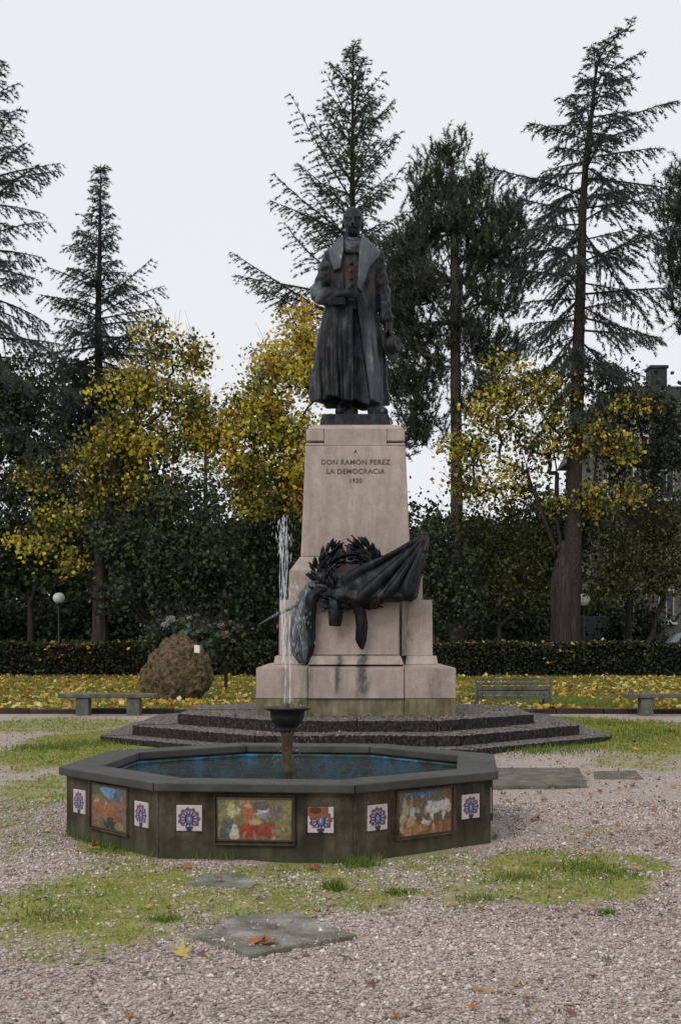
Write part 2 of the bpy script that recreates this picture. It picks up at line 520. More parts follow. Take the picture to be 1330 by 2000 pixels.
t = NT('painted_ceramic')
M['ceramic'] = t.done(t.attr('paint', 'Color'), 0.22, 0.5)
M['terracotta'] = simple('terracotta_edge', (0.20, 0.085, 0.05), 0.9, 0.2)
t = NT('blue_pool_paint')
c = t.ramp(t.noise(2.2, 5, 0.7), [(0.36, (0.03, 0.045, 0.035)), (0.50, (0.06, 0.10, 0.08)), (0.58, (0.05, 0.22, 0.38)), (0.75, (0.08, 0.36, 0.58))])
M['pool'] = t.done(c, 0.6, 0.3)
t = NT('pool_water')
fr = t.n('ShaderNodeFresnel'); fr.inputs['IOR'].default_value = 1.33
wv = t.noise(7.0, 4, 0.6); wv2 = t.noise(26, 3, 0.6)
nmw = t.bump(wv2, 0.75, 0.03, t.bump(wv, 0.8, 0.10))
t.l(nmw, fr.inputs['Normal'])
gl = t.n('ShaderNodeBsdfGlossy'); gl.inputs['Roughness'].default_value = 0.06; t.l(nmw, gl.inputs['Normal'])
gl.inputs['Color'].default_value = (0.9, 0.93, 0.95, 1)
tp = t.n('ShaderNodeBsdfTransparent'); tp.inputs['Color'].default_value = (0.62, 0.70, 0.68, 1)
mx = t.n('ShaderNodeMixShader'); t.l(fr.outputs[0], mx.inputs[0]); t.l(tp.outputs[0], mx.inputs[1]); t.l(gl.outputs[0], mx.inputs[2])
t.l(mx.outputs[0], t.out.inputs[0])
M['water'] = t.m
t = NT('falling_water')
df = t.n('ShaderNodeBsdfPrincipled')
df.inputs['Base Color'].default_value = (0.9, 0.93, 0.95, 1); df.inputs['Roughness'].default_value = 0.15
tp = t.n('ShaderNodeBsdfTransparent')
mx = t.n('ShaderNodeMixShader'); mx.inputs[0].default_value = 0.32
t.l(tp.outputs[0], mx.inputs[1]); t.l(df.outputs[0], mx.inputs[2]); t.l(mx.outputs[0], t.out.inputs[0])
M['drops'] = t.m
M['bowl'] = simple('dark_bowl_stone', (0.014, 0.013, 0.012), 0.5, 0.35, var=0.5, scale=14, bump=0.4)
M['pillar'] = simple('mossy_pillar', (0.060, 0.038, 0.018), 0.7, 0.35, var=0.55, scale=18, bump=0.5)
M['opal'] = simple('opal_globe', (0.68, 0.70, 0.71), 0.3, 0.5, var=0.06)
M['iron'] = simple('black_iron', (0.02, 0.021, 0.022), 0.5, 0.4)
M['plaque'] = simple('white_plaque', (0.70, 0.66, 0.60), 0.5, 0.3, var=0.08)
M['render_wall'] = simple('beige_render', (0.16, 0.15, 0.135), 0.9, 0.2, var=0.2, scale=1.5)
M['ochre_wall'] = simple('ochre_render', (0.25, 0.21, 0.10), 0.9, 0.2, var=0.25, scale=1.5)
M['slate'] = simple('dark_slate', (0.028, 0.029, 0.031), 0.7, 0.3, var=0.4, scale=5)
M['frame_white'] = simple('white_frame', (0.62, 0.62, 0.62), 0.5, 0.3, var=0.05)
M['glass_dark'] = simple('dark_window_glass', (0.03, 0.034, 0.04), 0.1, 0.5, var=0.2)
M['greywall'] = simple('dark_grey_wall', (0.060, 0.064, 0.072), 0.9, 0.2, var=0.3, scale=1.2)
M['carpaint'] = simple('pale_car_paint', (0.42, 0.45, 0.50), 0.25, 0.5, var=0.03)
M['tyre'] = simple('tyre_rubber', (0.02, 0.02, 0.02), 0.8, 0.2)
M['rimmetal'] = simple('wheel_metal', (0.4, 0.4, 0.42), 0.35, 0.5, 0.8)
M['redlamp'] = simple('red_lamp_glass', (0.30, 0.02, 0.02), 0.2, 0.5)
for nm_, c_ in (('brown', (0.16, 0.075, 0.042)), ('orange', (0.30, 0.105, 0.03)), ('yellow', (0.40, 0.31, 0.085)), ('purple', (0.13, 0.055, 0.05)), ('tan', (0.30, 0.19, 0.11))):
    M['leaf_' + nm_] = simple(nm_ + '_dead_leaf', c_, 0.6, 0.3, var=0.4, scale=45)

# ================================================================== ground
FX, FY = -0.45, 10.86            # fountain centre
MY = 21.3                        # monument centre depth (MX above)


def gxy(px, py):
    d = CAM_H * F / (py - PY0)
    return (px - PX0) * d / F, d


MOSS = []                        # (x, y, rx, ry, strength)
for (x0, x1, y0, y1, s) in [(10, 420, 1690, 1850, 0.75), (330, 820, 1685, 1800, 0.62), (860, 1000, 1700, 1775, 0.55), (960, 1290, 1660, 1770, 0.75),
                            (10, 300, 1425, 1500, 0.80), (-60, 130, 1500, 1650, 0.55), (1020, 1400, 1402, 1468, 0.95), (-80, 260, 1402, 1432, 0.55), (110, 330, 1640, 1690, 0.7),
                            (640, 1000, 1650, 1700, 0.55), (1150, 1330, 1470, 1500, 0.45), (-250, 30, 1560, 1800, 0.4), (60, 330, 1455, 1485, 0.7), (1080, 1220, 1610, 1680, 0.35)]:
    xa, ya = gxy((x0 + x1) / 2, (y0 + y1) / 2)
    yb, yt = gxy(0, y1)[1], gxy(0, y0)[1]
    MOSS.append((xa, (yb + yt) / 2, (x1 - x0) / 2 * ya / F * 1.15, (yt - yb) / 2 * 1.15, s))


def moss_at(x, y):
    m = np.zeros_like(x)
    wx = x + (vnoise(x * 1.3, y * 1.3, 3) - 0.5) * 0.9
    wy = y + (vnoise(x * 1.3, y * 1.3, 9) - 0.5) * 1.2
    for (cx, cy, rx, ry, s) in MOSS:
        q = ((wx - cx) / rx) ** 2 + ((wy - cy) / ry) ** 2
        m = np.maximum(m, (s + 0.12) * np.clip(1.5 - q, 0, 1))
    return m


xs = np.concatenate([[-400, -150, -60, -25, -14], np.arange(-9, 9.01, 0.09), [14, 25, 60, 150, 400]])
ys = np.concatenate([[-150, -50, -10, 0, 2.5], np.arange(3.6, 27.2, 0.09), [29, 34, 42, 60, 100, 200, 700]])
gx, gy = np.meshgrid(xs, ys)
gz = (vnoise(gx * 1.1, gy * 1.1, 1) - 0.5) * 0.035 + (vnoise(gx * 6, gy * 6, 2) - 0.5) * 0.012
near = (np.abs(gx) < 9.5) & (gy > 3) & (gy < 26.5)
gz = np.where(near, gz, 0.0)
nx, ny = len(xs), len(ys)
jj, ii = np.meshgrid(np.arange(ny - 1), np.arange(nx - 1), indexing='ij')
GF = np.stack([jj * nx + ii, jj * nx + ii + 1, (jj + 1) * nx + ii + 1, (jj + 1) * nx + ii], -1).reshape(-1, 4)
gm = np.where(near, moss_at(gx, gy), 0.25)
g_ob = link('ground', mesh_np('ground', np.stack([gx, gy, gz], -1).reshape(-1, 3), GF, {'moss': gm.ravel()}, True), M['gravel'])
tag(g_ob, 'pinkish gravel court with patches of moss and grass', kind='structure')


def ground_z(x, y):
    return (vnoise(x * 1.1, y * 1.1, 1) - 0.5) * 0.035 + (vnoise(x * 6, y * 6, 2) - 0.5) * 0.012


# lawn behind the kerb
LY = 26.9
lx = np.concatenate([np.linspace(-60, -22, 6), np.arange(-20, 20.1, 0.4), np.linspace(22, 60, 6)])
ly = np.concatenate([np.arange(LY, 56, 0.4), np.linspace(57, 130, 14)])
ax, ay = np.meshgrid(lx, ly)
az = 0.05 + (vnoise(ax * 0.6, ay * 0.6, 5) - 0.4) * 0.10 * np.clip((ay - LY) / 2, 0, 1)
n2 = len(lx)
jj, ii = np.meshgrid(np.arange(len(ly) - 1), np.arange(n2 - 1), indexing='ij')
LF = np.stack([jj * n2 + ii, jj * n2 + ii + 1, (jj + 1) * n2 + ii + 1, (jj + 1) * n2 + ii], -1).reshape(-1, 4)
tag(link('lawn', mesh_np('lawn', np.stack([ax, ay, az], -1).reshape(-1, 3), LF, smooth=True), M['lawn']), 'leaf strewn lawn between kerb and hedge', kind='structure')

# kerb of single stones
kerb = thing('kerb', 'low dark stone kerb along the front edge of the lawn', 'kerb', (0, LY - 0.08, 0))
kerb['kind'] = 'structure'
kme = [box_mesh('kerb_stone', (0, 0, 0.02), (0.985, 0.14, 0.17 + 0.012 * i), 0.012) for i in range(3)]
for i in range(-13, 14):
    o = link('kerb_stone', kme[i % 3], M['kerb'], kerb, (i * 1.0, random.uniform(-.01, .01), random.uniform(-.012, .012)))

# ================================================================== fountain
fou = thing('octagonal_fountain', 'low octagonal stone fountain basin with painted tiles and a bowl on a pillar', 'fountain', (FX, FY, 0))
FROT = R(-90 - 5.5)              # direction of the front face's normal seen from the centre


def octv(Rr, k, rot=FROT):
    a = rot + R(45) * k - R(22.5)
    return Vector((Rr * math.cos(a), Rr * math.sin(a)))


def oct_seg(Ro, Ri, k, gap, rot=FROT):
    a, b = octv(Ro, k, rot), octv(Ro, k + 1, rot)
    c, d = octv(Ri, k + 1, rot), octv(Ri, k, rot)
    u = (b - a).normalized() * gap
    return [tuple(a + u), tuple(b - u), tuple(c - u), tuple(d + u)]


FH = 0.56
fwalls = []
for k in range(8):
    w = link('wall_panel', prism_mesh('wall_panel', oct_seg(1.835, 1.60, k, 0.002), -0.08, FH - 0.068), M['fwall'], fou)
    fwalls.append(w)
    link('coping_slab', prism_mesh('coping_slab', oct_seg(1.90, 1.55, k, 0.003), FH - 0.066, FH, 0.010), M['rim'], fou)
    link('pool_lining', prism_mesh('pool_lining', oct_seg(1.597, 1.57, k, 0.0), 0.05, 0.475), M['pool'], fou)
link('pool_floor', prism_mesh('pool_floor', [tuple(octv(1.575, k)) for k in range(8)], 0.02, 0.15), M['pool'], fou)
link('pillar', lathe_mesh('pillar', [(0.052, 0.1), (0.052, 0.48), (0.047, 0.50), (0.045, 0.64), (0.047, 0.76), (0.060, 0.79), (0.055, 0.81)], 16), M['pillar'], fou)
bowl = link('bowl', lathe_mesh('bowl', [(0.03, 0.80), (0.075, 0.803), (0.085, 0.82), (0.075, 0.835), (0.095, 0.85), (0.128, 0.885), (0.145, 0.93), (0.148, 0.975), (0.185, 0.988), (0.200, 0.996), (0.200, 1.008), (0.180, 1.012), (0.14, 0.998), (0.03, 0.985), (0.001, 0.985)], 32), M['bowl'], fou)
link('nozzle', lathe_mesh('nozzle', [(0.02, 0.96), (0.018, 1.03), (0.009, 1.04), (0.001, 1.04)], 12), M['iron'], fou)

# painted tiles: colours set on a fine grid, like glaze on the tile
def paint_grid(w, h, nxp, nyp, colors):
    u, v = np.meshgrid(np.linspace(-w / 2, w / 2, nxp), np.linspace(-h / 2, h / 2, nyp))
    V = np.stack([u, np.zeros_like(u), v], -1).reshape(-1, 3)
    j, i = np.meshgrid(np.arange(nyp - 1), np.arange(nxp - 1), indexing='ij')
    Fc = np.stack([j * nxp + i, j * nxp + i + 1, (j + 1) * nxp + i + 1, (j + 1) * nxp + i], -1).reshape(-1, 4)
    # skirt gives the tile its thickness
    nb = len(V)
    ring = np.concatenate([np.arange(nxp), np.arange(1, nyp) * nxp + nxp - 1, (nyp - 1) * nxp + np.arange(nxp - 2, -1, -1), np.arange(nyp - 2, 0, -1) * nxp])
    V2 = V[ring] + np.array([0, 0.018, 0])
    m = len(ring)
    sk = np.stack([ring, nb + np.arange(m), nb + (np.arange(m) + 1) % m, ring[(np.arange(m) + 1) % m]], -1)
    C = np.concatenate([colors.reshape(-1, 3), colors.reshape(-1, 3)[ring] * 0.5])
    return mesh_np('tile', np.concatenate([V, V2]), np.concatenate([Fc, sk]), colors=C)


def ros(seed, broken=False):
    n = 40
    u, v = np.meshgrid(np.linspace(-1, 1, n), np.linspace(-1, 1, n))
    rg = np.random.default_rng(seed)
    c = np.zeros((n, n, 3)); c[:] = (0.50, 0.45, 0.45)
    navy, plum, blue, pale = (0.035, 0.032, 0.085), (0.12, 0.065, 0.10), (0.10, 0.14, 0.30), (0.36, 0.30, 0.36)
    r = np.hypot(u, v + 0.05); th = np.arctan2(v + 0.05, u)
    ring = (np.abs(r - 0.70) < 0.15 + 0.07 * np.cos(th * 11)) & ~((v < -0.62) & (np.abs(u) > 0.30))
    c[ring] = plum
    c[(r < 0.62)] = pale
    c[(r < 0.60) & (np.cos(th * 13) > -0.1)] = navy
    c[(np.hypot(u / 0.85, v / 1.05 + 0.08) < 0.42)] = navy
    c[(np.hypot(u / 0.75, v / 1.15 + 0.08) < 0.30)] = blue
    c[(np.hypot(u / 0.6, v / 1.2 + 0.04) < 0.14)] = (0.30, 0.32, 0.45)
    c[(v < -0.66) & (np.abs(u) < 0.20)] = navy
    c = c * (0.85 + 0.3 * rg.random((n, n, 1)))
    if broken:
        edge = 0.12 + 0.10 * np.sin(u * 5) + 0.08 * np.sin(u * 13 + 1)
        b = (v > edge) & ~((u > 0.62) & (v > 0.2))
        c[b] = np.array((0.22, 0.075, 0.04)) * (0.6 + 0.8 * rg.random((b.sum(), 1)))
        dk = b & (np.hypot((u + 0.4) * 1.0, (v - 0.75) * 1.6) < 0.45)
        c[dk] *= 0.35
    return c


def blobs(nu, nv, base, items, seed, aspect):
    rg = np.random.default_rng(seed)
    u, v = np.meshgrid(np.linspace(0, 1, nu), np.linspace(1, 0, nv))     # v from top
    wob = (vnoise(u * 9 * aspect, v * 9, seed) - 0.5) * 0.12
    wob2 = (vnoise(u * 9 * aspect, v * 9, seed + 5) - 0.5) * 0.12
    c = np.zeros((nv, nu, 3)); c[:] = base
    n = vnoise(u * 14 * aspect, v * 14, seed + 2)
    c *= (0.55 + 0.9 * n)[..., None]
    for (cx, cy, rx, ry, colr) in items:
        q = ((u + wob - cx) / rx) ** 2 + ((v + wob2 - cy) / ry) ** 2
        k = np.clip((1.15 - q) * 3.0, 0, 1)[..., None]
        tex = (0.6 + 0.8 * vnoise(u * 22 * aspect, v * 22, seed + 11))[..., None]
        c = c * (1 - k) + np.array(colr) * tex * k
    pal = np.array([i_[4] for i_ in items])
    for _ in range(90):
        cx, cy = rg.random(), rg.random() ** 0.8
        q = ((u + wob * 0.6 - cx) / rg.uniform(0.008, 0.035)) ** 2 + ((v + wob2 * 0.6 - cy) / rg.uniform(0.02, 0.09)) ** 2
        k = np.clip((1.1 - q) * 2.0, 0, 1)[..., None] * 0.5
        near_ = c[min(nv - 1, int((1 - cy) * nv)), min(nu - 1, int(cx * nu))]
        c = c * (1 - k) + (0.5 * near_ + 0.5 * pal[rg.integers(len(pal))]) * rg.uniform(0.35, 1.5) * k
    c *= (0.75 + 0.5 * rg.random((nv, nu, 1)))
    gr_ = c.mean(-1, keepdims=True)
    c = (gr_ + (c - gr_) * 0.95) * 0.92
    b = (u < 0.03) | (u > 0.97) | (v < 0.04) | (v > 0.96)
    c[b] = np.array((0.06, 0.045, 0.03))
    return c


skin, red, rust, wht, blu, olv, dk = (0.42, 0.26, 0.16), (0.26, 0.05, 0.03), (0.25, 0.095, 0.035), (0.46, 0.45, 0.42), (0.10, 0.25, 0.38), (0.20, 0.19, 0.07), (0.03, 0.03, 0.03)
picA = blobs(60, 56, (0.15, 0.10, 0.06), [(0.20, 0.12, 0.2, 0.14, (0.06, 0.09, 0.03)), (0.5, 0.13, 0.24, 0.14, blu), (0.75, 0.2, 0.12, 0.12, (0.06, 0.08, 0.16)), (0.2, 0.52, 0.14, 0.3, rust), (0.17, 0.36, 0.06, 0.07, skin), (0.45, 0.55, 0.12, 0.22, (0.26, 0.14, 0.06)), (0.62, 0.60, 0.22, 0.2, rust), (0.55, 0.84, 0.2, 0.14, dk), (0.82, 0.5, 0.1, 0.25, (0.18, 0.10, 0.08)), (0.8, 0.85, 0.12, 0.1, (0.22, 0.2, 0.10)), (0.45, 0.38, 0.05, 0.06, skin)], 3, 1.0)
picB = blobs(90, 52, (0.17, 0.15, 0.07), [(0.18, 0.35, 0.12, 0.32, olv), (0.22, 0.28, 0.06, 0.18, (0.40, 0.38, 0.2)), (0.16, 0.72, 0.11, 0.26, (0.10, 0.10, 0.11)), (0.24, 0.8, 0.05, 0.2, wht), (0.42, 0.32, 0.10, 0.36, (0.36, 0.13, 0.05)), (0.42, 0.14, 0.045, 0.09, skin), (0.63, 0.34, 0.09, 0.12, wht), (0.62, 0.40, 0.05, 0.06, (0.2, 0.22, 0.28)), (0.58, 0.18, 0.12, 0.1, (0.12, 0.09, 0.11)), (0.76, 0.35, 0.09, 0.2, (0.15, 0.12, 0.12)), (0.45, 0.75, 0.13, 0.22, red), (0.68, 0.74, 0.15, 0.2, red), (0.85, 0.75, 0.1, 0.2, (0.2, 0.15, 0.07)), (0.92, 0.3, 0.07, 0.28, olv), (0.5, 0.55, 0.08, 0.08, skin)], 8, 1.7)
picC = blobs(80, 56, (0.13, 0.085, 0.055), [(0.42, 0.05, 0.34, 0.06, (0.03, 0.14, 0.30)), (0.5, 0.85, 0.5, 0.16, rust), (0.3, 0.85, 0.2, 0.1, (0.32, 0.14, 0.07)), (0.66, 0.38, 0.18, 0.17, wht), (0.86, 0.36, 0.09, 0.12, wht), (0.92, 0.46, 0.05, 0.1, (0.4, 0.36, 0.3)), (0.60, 0.57, 0.03, 0.13, wht), (0.83, 0.56, 0.03, 0.12, wht), (0.25, 0.42, 0.05, 0.2, (0.36, 0.34, 0.34)), (0.12, 0.42, 0.05, 0.28, (0.35, 0.28, 0.2)), (0.07, 0.7, 0.06, 0.2, (0.4, 0.34, 0.2)), (0.25, 0.22, 0.03, 0.05, skin), (0.72, 0.18, 0.15, 0.1, (0.10, 0.11, 0.08)), (0.25, 0.66, 0.09, 0.12, skin), (0.5, 0.72, 0.06, 0.06, wht)], 14, 1.3)
tile_me = paint_grid(0.185, 0.185, 40, 40, ros(1))
tile_broken = paint_grid(0.185, 0.185, 40, 40, ros(2, True))
pics = {7: paint_grid(0.56, 0.345, 60, 56, picA), 0: paint_grid(0.56, 0.315, 90, 52, picB), 1: paint_grid(0.56, 0.345, 80, 56, picC)}
Rw = 1.835 * math.cos(R(22.5))
fr_me = None
for k in range(8):
    if k in (3, 4, 5): continue                                # faces turned away from the photograph
    a = FROT + R(45) * k
    nrm = Vector((math.cos(a), math.sin(a), 0)); tang = Vector((-math.sin(a), math.cos(a), 0))
    rz = a + math.pi / 2
    for s in (-1, 0, 1):
        if s == 0:
            me = pics.get(k, pics[0]); nm_ = 'picture_panel'
            off, zc = 0.0, 0.295
        else:
            me = tile_broken if (k == 0 and s == 1) else tile_me
            nm_ = 'decorative_tile'
            off, zc = s * 0.475, 0.30
        o = link(nm_, me, M['ceramic'], fou)
        o.location = nrm * (Rw + 0.012) + tang * off + Vector((0, 0, zc))
        o.rotation_euler = (0, 0, rz)
        if nm_ == 'picture_panel':
            for (c_, s_) in (((0, 0, .178), (0.584, 0.03, 0.010)), ((0, 0, -.178), (0.584, 0.03, 0.010)), ((-.287, 0, 0), (0.010, 0.03, 0.345)), ((.287, 0, 0), (0.010, 0.03, 0.345))):
                fo = box('picture_frame', c_, s_, M['fwall'], o, 0.002)
        if me is tile_broken: o['label'] = 'tile with its upper glaze broken off to red clay'

# water surface, ripples and jet
wt = link('water', prism_mesh('water', [tuple(octv(1.568, k)) for k in range(8)], 0.455, 0.46), M['water'], None, (FX, FY, 0))
bmw = bmesh.new(); bmw.from_mesh(wt.data)
bmesh.ops.delete(bmw, geom=[f for f in bmw.faces if f.normal.z < 0.5], context='FACES')
bmw.to_mesh(wt.data); bmw.free()
tag(wt, 'rippled water filling the octagonal fountain basin', kind='structure')

rng = np.random.default_rng(5)
jet = thing('water_jet', 'thin white water jet rising from the fountain bowl and breaking into drops', 'water jet', (FX + 0.02, FY, 1.04))
tb = Tubes()
zz = np.linspace(0, 0.75, 26)
tb.path(np.stack([0.004 * np.sin(zz * 9), 0.004 * np.cos(zz * 7), zz], 1), 0.0055 + 0.0018 * np.sin(zz * 30) - zz * 0.002, 6)
tb.path(np.stack([-0.045 + 0.01 * np.sin(zz * 5), 0.004 * np.cos(zz * 7), zz * 0.9], 1), 0.0035 + 0.002 * np.sin(zz * 40), 5)
for q_ in range(5):
    zt_ = np.linspace(0.35, 1.42 + 0.09 * (q_ % 3), 40)
    tb.path(np.stack([-0.055 + 0.012 * (q_ - 2) * zt_ + 0.006 * np.sin(zt_ * 11 + q_ * 2), 0.012 * np.sin(zt_ * 8 + q_), zt_], 1), np.clip(0.0032 + 0.0022 * np.sin(zt_ * 37 + q_ * 1.7) * np.sin(zt_ * 13 + q_), 0.0006, 1), 5)
link('stream', tb.mesh('stream'), M['drops'], jet)


def drops(n, fx, fz, size, stretch):
    z = fz(rng.random(n)); x = fx(z, n)
    y = rng.normal(size=n) * 0.03
    s = size * (0.5 + rng.random(n))
    base = np.array([[1, 0, 0], [-1, 0, 0], [0, 1, 0], [0, -1, 0], [0, 0, stretch], [0, 0, -stretch]], float)
    V = np.stack([x, y, z], 1)[:, None, :] + base[None] * s[:, None, None]
    f = np.array([[0, 2, 4], [2, 1, 4], [1, 3, 4], [3, 0, 4], [2, 0, 5], [1, 2, 5], [3, 1, 5], [0, 3, 5]])
    return V.reshape(-1, 3), (f[None] + (np.arange(n) * 6)[:, None, None]).reshape(-1, 3)


VV, FF, nn_ = [], [], 0
for args in ((110, lambda z, n: -0.055 + 0.012 * z + rng.normal(size=n) * (0.012 + 0.012 * z), lambda r: 0.55 + r * 1.0, 0.0019, 15.0),
             (90, lambda z, n: -0.065 + rng.normal(size=n) * 0.032, lambda r: 1.25 + r * 0.34, 0.0026, 9.0),
             (120, lambda z, n: 0.02 + rng.normal(size=n) * (0.035 + 0.02 * z), lambda r: 0.30 + r * 0.75, 0.0017, 15.0),
             (60, lambda z, n: 0.09 + rng.normal(size=n) * 0.05, lambda r: 0.45 + r * 0.65, 0.0015, 12.0),
             (160, lambda z, n: rng.normal(size=n) * 0.10, lambda r: -0.5 + r * 0.55, 0.0022, 3.0)):
    v, f = drops(*args)
    VV.append(v); FF.append(f + nn_); nn_ += len(v)
o = link('drops', mesh_np('drops', np.concatenate(VV), np.concatenate(FF), smooth=True), M['drops'], jet)
o['kind'] = 'stuff'

# ================================================================== stepped platform
plat = thing('stepped_platform', 'dark wet octagonal stone steps under the monument pedestal', 'steps', (MX, MY, 0))
PR = R(-90)
ZS = [-0.1, 0.09, 0.24, 0.40]
RS = [4.25, 3.75, 3.03]
for i in range(3):
    tier = bpy.data.objects.new('step', None); col.objects.link(tier); tier.parent = plat
    Ri = (RS[i + 1] - 0.25) if i < 2 else 1.2
    for k in range(8):
        a, b, c_, d_ = [Vector(p) for p in oct_seg(RS[i], Ri, k, 0.004, PR)]
        m = 3 if i < 2 else 2
        for q in range(m):
            t0, t1 = q / m, (q + 1) / m
            j = 0.004 / (b - a).length
            p = [a.lerp(b, t0 + j), a.lerp(b, t1 - j), d_.lerp(c_, t1 - j), d_.lerp(c_, t0 + j)]
            z1 = ZS[i + 1] + random.uniform(-0.008, 0.006)
            link('step_stone', prism_mesh('step_stone', [tuple(x) for x in p], ZS[i] - (0.0 if i else 0.0) - 0.02 * (i > 0), z1, 0.010), M['step'], tier)

# ================================================================== pedestal
ped = thing('granite_pedestal', 'tall tapering pink granite pedestal with inscription carrying the bronze statue', 'pedestal', (MX, MY, 0))
G = M['granite']
B = 0.012


def blk(name, x0, x1, yf, yb, z0, z1, mat=G, bevel=B, parent=ped):
    return box(name, ((x0 + x1) / 2, (yf + yb) / 2, (z0 + z1) / 2), (x1 - x0, yb - yf, z1 - z0), mat, parent, bevel)


for (x0, x1) in ((-1.54, -0.742), (-0.738, 0.738), (0.742, 1.54)):
    blk('plinth_block', x0, x1, -1.545, 1.545, 0.36, 0.650, M['granite_moss'])
    pr = 0.03 if abs(x0) < 0.74 and abs(x1) < 0.74 else 0.0
    blk('base_block', x0, x1, -1.55 - pr, 1.55, 0.654, 1.128)
# sloped weathering on the base
def frustum(name, hx0, hy0, hx1, hy1, z0, z1, mat=G, parent=ped, bevel=0.008, cx=0, cy=0):
    bm = bmesh.new()
    a = [bm.verts.new((cx + sx * hx0, cy + sy * hy0, z0)) for sx, sy in ((-1, -1), (1, -1), (1, 1), (-1, 1))]
    b = [bm.verts.new((cx + sx * hx1, cy + sy * hy1, z1)) for sx, sy in ((-1, -1), (1, -1), (1, 1), (-1, 1))]
    bm.faces.new(a); bm.faces.new(b)
    for i in range(4): bm.faces.new((a[i], a[(i + 1) % 4], b[(i + 1) % 4], b[i]))
    bmesh.ops.recalc_face_normals(bm, faces=bm.faces)
    if bevel: bmesh.ops.bevel(bm, geom=list(bm.edges), offset=bevel, segments=2, affect='EDGES', profile=0.6)
    return link(name, bm_mesh(name, bm), mat, parent)


frustum('base_slope', 1.535, 1.545, 1.30, 1.30, 1.130, 1.175)
# body moulding and piers
blk('core_block', -1.10, 1.10, -1.06, 1.18, 1.177, 2.188, bevel=0.01)
for sx in (-1, 1):
    frustum('foot_moulding', 0.255, 1.285, 0.235, 1.225, 1.178, 1.31, cx=sx * 1.03)
    frustum('pier', 0.243, 1.21, 0.236, 1.195, 1.312, 2.19, cx=sx * 0.962)
frustum('centre_moulding', 0.742, 0.20, 0.69, 0.155, 1.179, 1.312, cy=-1.27)
bm = bmesh.new()
hw = 0.675
prof = [(-hw, 1.314), (hw, 1.314), (hw, 2.10), (hw - 0.03, 2.19), (hw - 0.12, 2.255), (hw - 0.3, 2.27), (-hw + 0.3, 2.27), (-hw + 0.12, 2.255), (-hw + 0.03, 2.19), (-hw, 2.10)]
fa = [bm.verts.new((x, -1.37, z)) for x, z in prof]
fb = [bm.verts.new((x, -1.0, z)) for x, z in prof]
bm.faces.new(fa); bm.faces.new(fb)
for i in range(len(prof)):
    bm.faces.new((fa[i], fa[(i + 1) % len(prof)], fb[(i + 1) % len(prof)], fb[i]))
bmesh.ops.recalc_face_normals(bm, faces=bm.faces)
bmesh.ops.bevel(bm, geom=[e for e in bm.edges if abs(e.verts[0].co.y - e.verts[1].co.y) < 1e-4], offset=0.02, segments=2, affect='EDGES')
link('centre_block', bm_mesh('centre_block', bm), G, ped)
frustum('upper_body_block', 1.06, 1.06, 1.05, 1.05, 2.192, 2.65)
frustum('shoulder_stone', 1.047, 1.047, 0.885, 0.885, 2.652, 2.885)
frustum('shaft', 0.872, 0.872, 0.80, 0.80, 2.887, 4.67, bevel=0.02)
# corner pilaster heads with the shadow groove between, centre field between them runs up
SH = 0.80
for sx in (-1, 1):
    for sy in (-1, 1):
        blk('corner_collar', min(sx * 0.50, sx * 0.795), max(sx * 0.50, sx * 0.795), min(sy * 0.50, sy * 0.795), max(sy * 0.50, sy * 0.795), 4.672, 4.715, bevel=0.01)
        blk('corner_cap', min(sx * 0.505, sx * 0.79), max(sx * 0.505, sx * 0.79), min(sy * 0.505, sy * 0.79), max(sy * 0.505, sy * 0.79), 4.745, 4.935, bevel=0.015)
blk('neck_block', -0.50, 0.50, -0.785, 0.785, 4.672, 4.935, bevel=0.006)
blk('neck_block', -0.74, 0.74, -0.495, 0.495, 4.673, 4.934, bevel=0.006)
frustum('cap_slope', 0.785, 0.785, 0.66, 0.66, 4.937, 5.03, bevel=0.015)


def text_line(txt, z, size, cx=0.0):
    cu = bpy.data.curves.new('inscription', 'FONT')
    cu.body = txt; cu.size = size; cu.extrude = 0.004; cu.align_x = 'CENTER'; cu.space_character = 1.08; cu.offset = 0.001
    ob = bpy.data.objects.new('inscription', cu); col.objects.link(ob)
    dg = bpy.context.evaluated_depsgraph_get()
    me = bpy.data.meshes.new_from_object(ob.evaluated_get(dg))
    bpy.data.objects.remove(ob)
    me.materials.clear()
    slope = math.atan2(0.072, 1.783)
    yy = -(0.872 - (z - 2.887) * 0.0404) - 0.0045
    o = link('inscription', me, M['engraved'], ped, (cx, yy, z))
    o.rotation_euler = (R(90) - slope, 0, 0)
    return o


def zpix(py, d): return CAM_H + (PY0 - py) * d / F


dT = MY - 0.81
text_line('A', zpix(885, dT), 0.08)
text_line('DON RAMON PEREZ', zpix(907, dT), 0.112)
text_line('LA DEMOCRACIA', zpix(925, dT), 0.112)
text_line('1920', zpix(943, dT), 0.10)

# ================================================================== bronze statue (signed distance modelling)
def sdf_mesh(name, fn, lo, hi, h):
    lo = np.array(lo, float); hi = np.array(hi, float)
    n = np.ceil((hi - lo) / h).astype(int) + 1
    ax_ = [np.float32(lo[i]) + np.arange(n[i], dtype=np.float32) * np.float32(h) for i in range(3)]
    X, Y, Z = np.meshgrid(*ax_, indexing='ij')
    D = fn(X, Y, Z).astype(np.float32)
    gr = openvdb.FloatGrid(float(D.max()))
    gr.copyFromArray(D)
    pts, quads = gr.convertToQuads(isovalue=0.0)
    pts = np.asarray(pts, float) * h + lo
    q = np.asarray(quads, dtype=np.int32)
    # keep the outside outside
    a, b, c = pts[q[:, 0]], pts[q[:, 1]], pts[q[:, 2]]
    vol = np.einsum('ij,ij->i', a, np.cross(b, c)).sum()
    if vol < 0: q = q[:, ::-1]
    return mesh_np(name, pts, q, smooth=True)


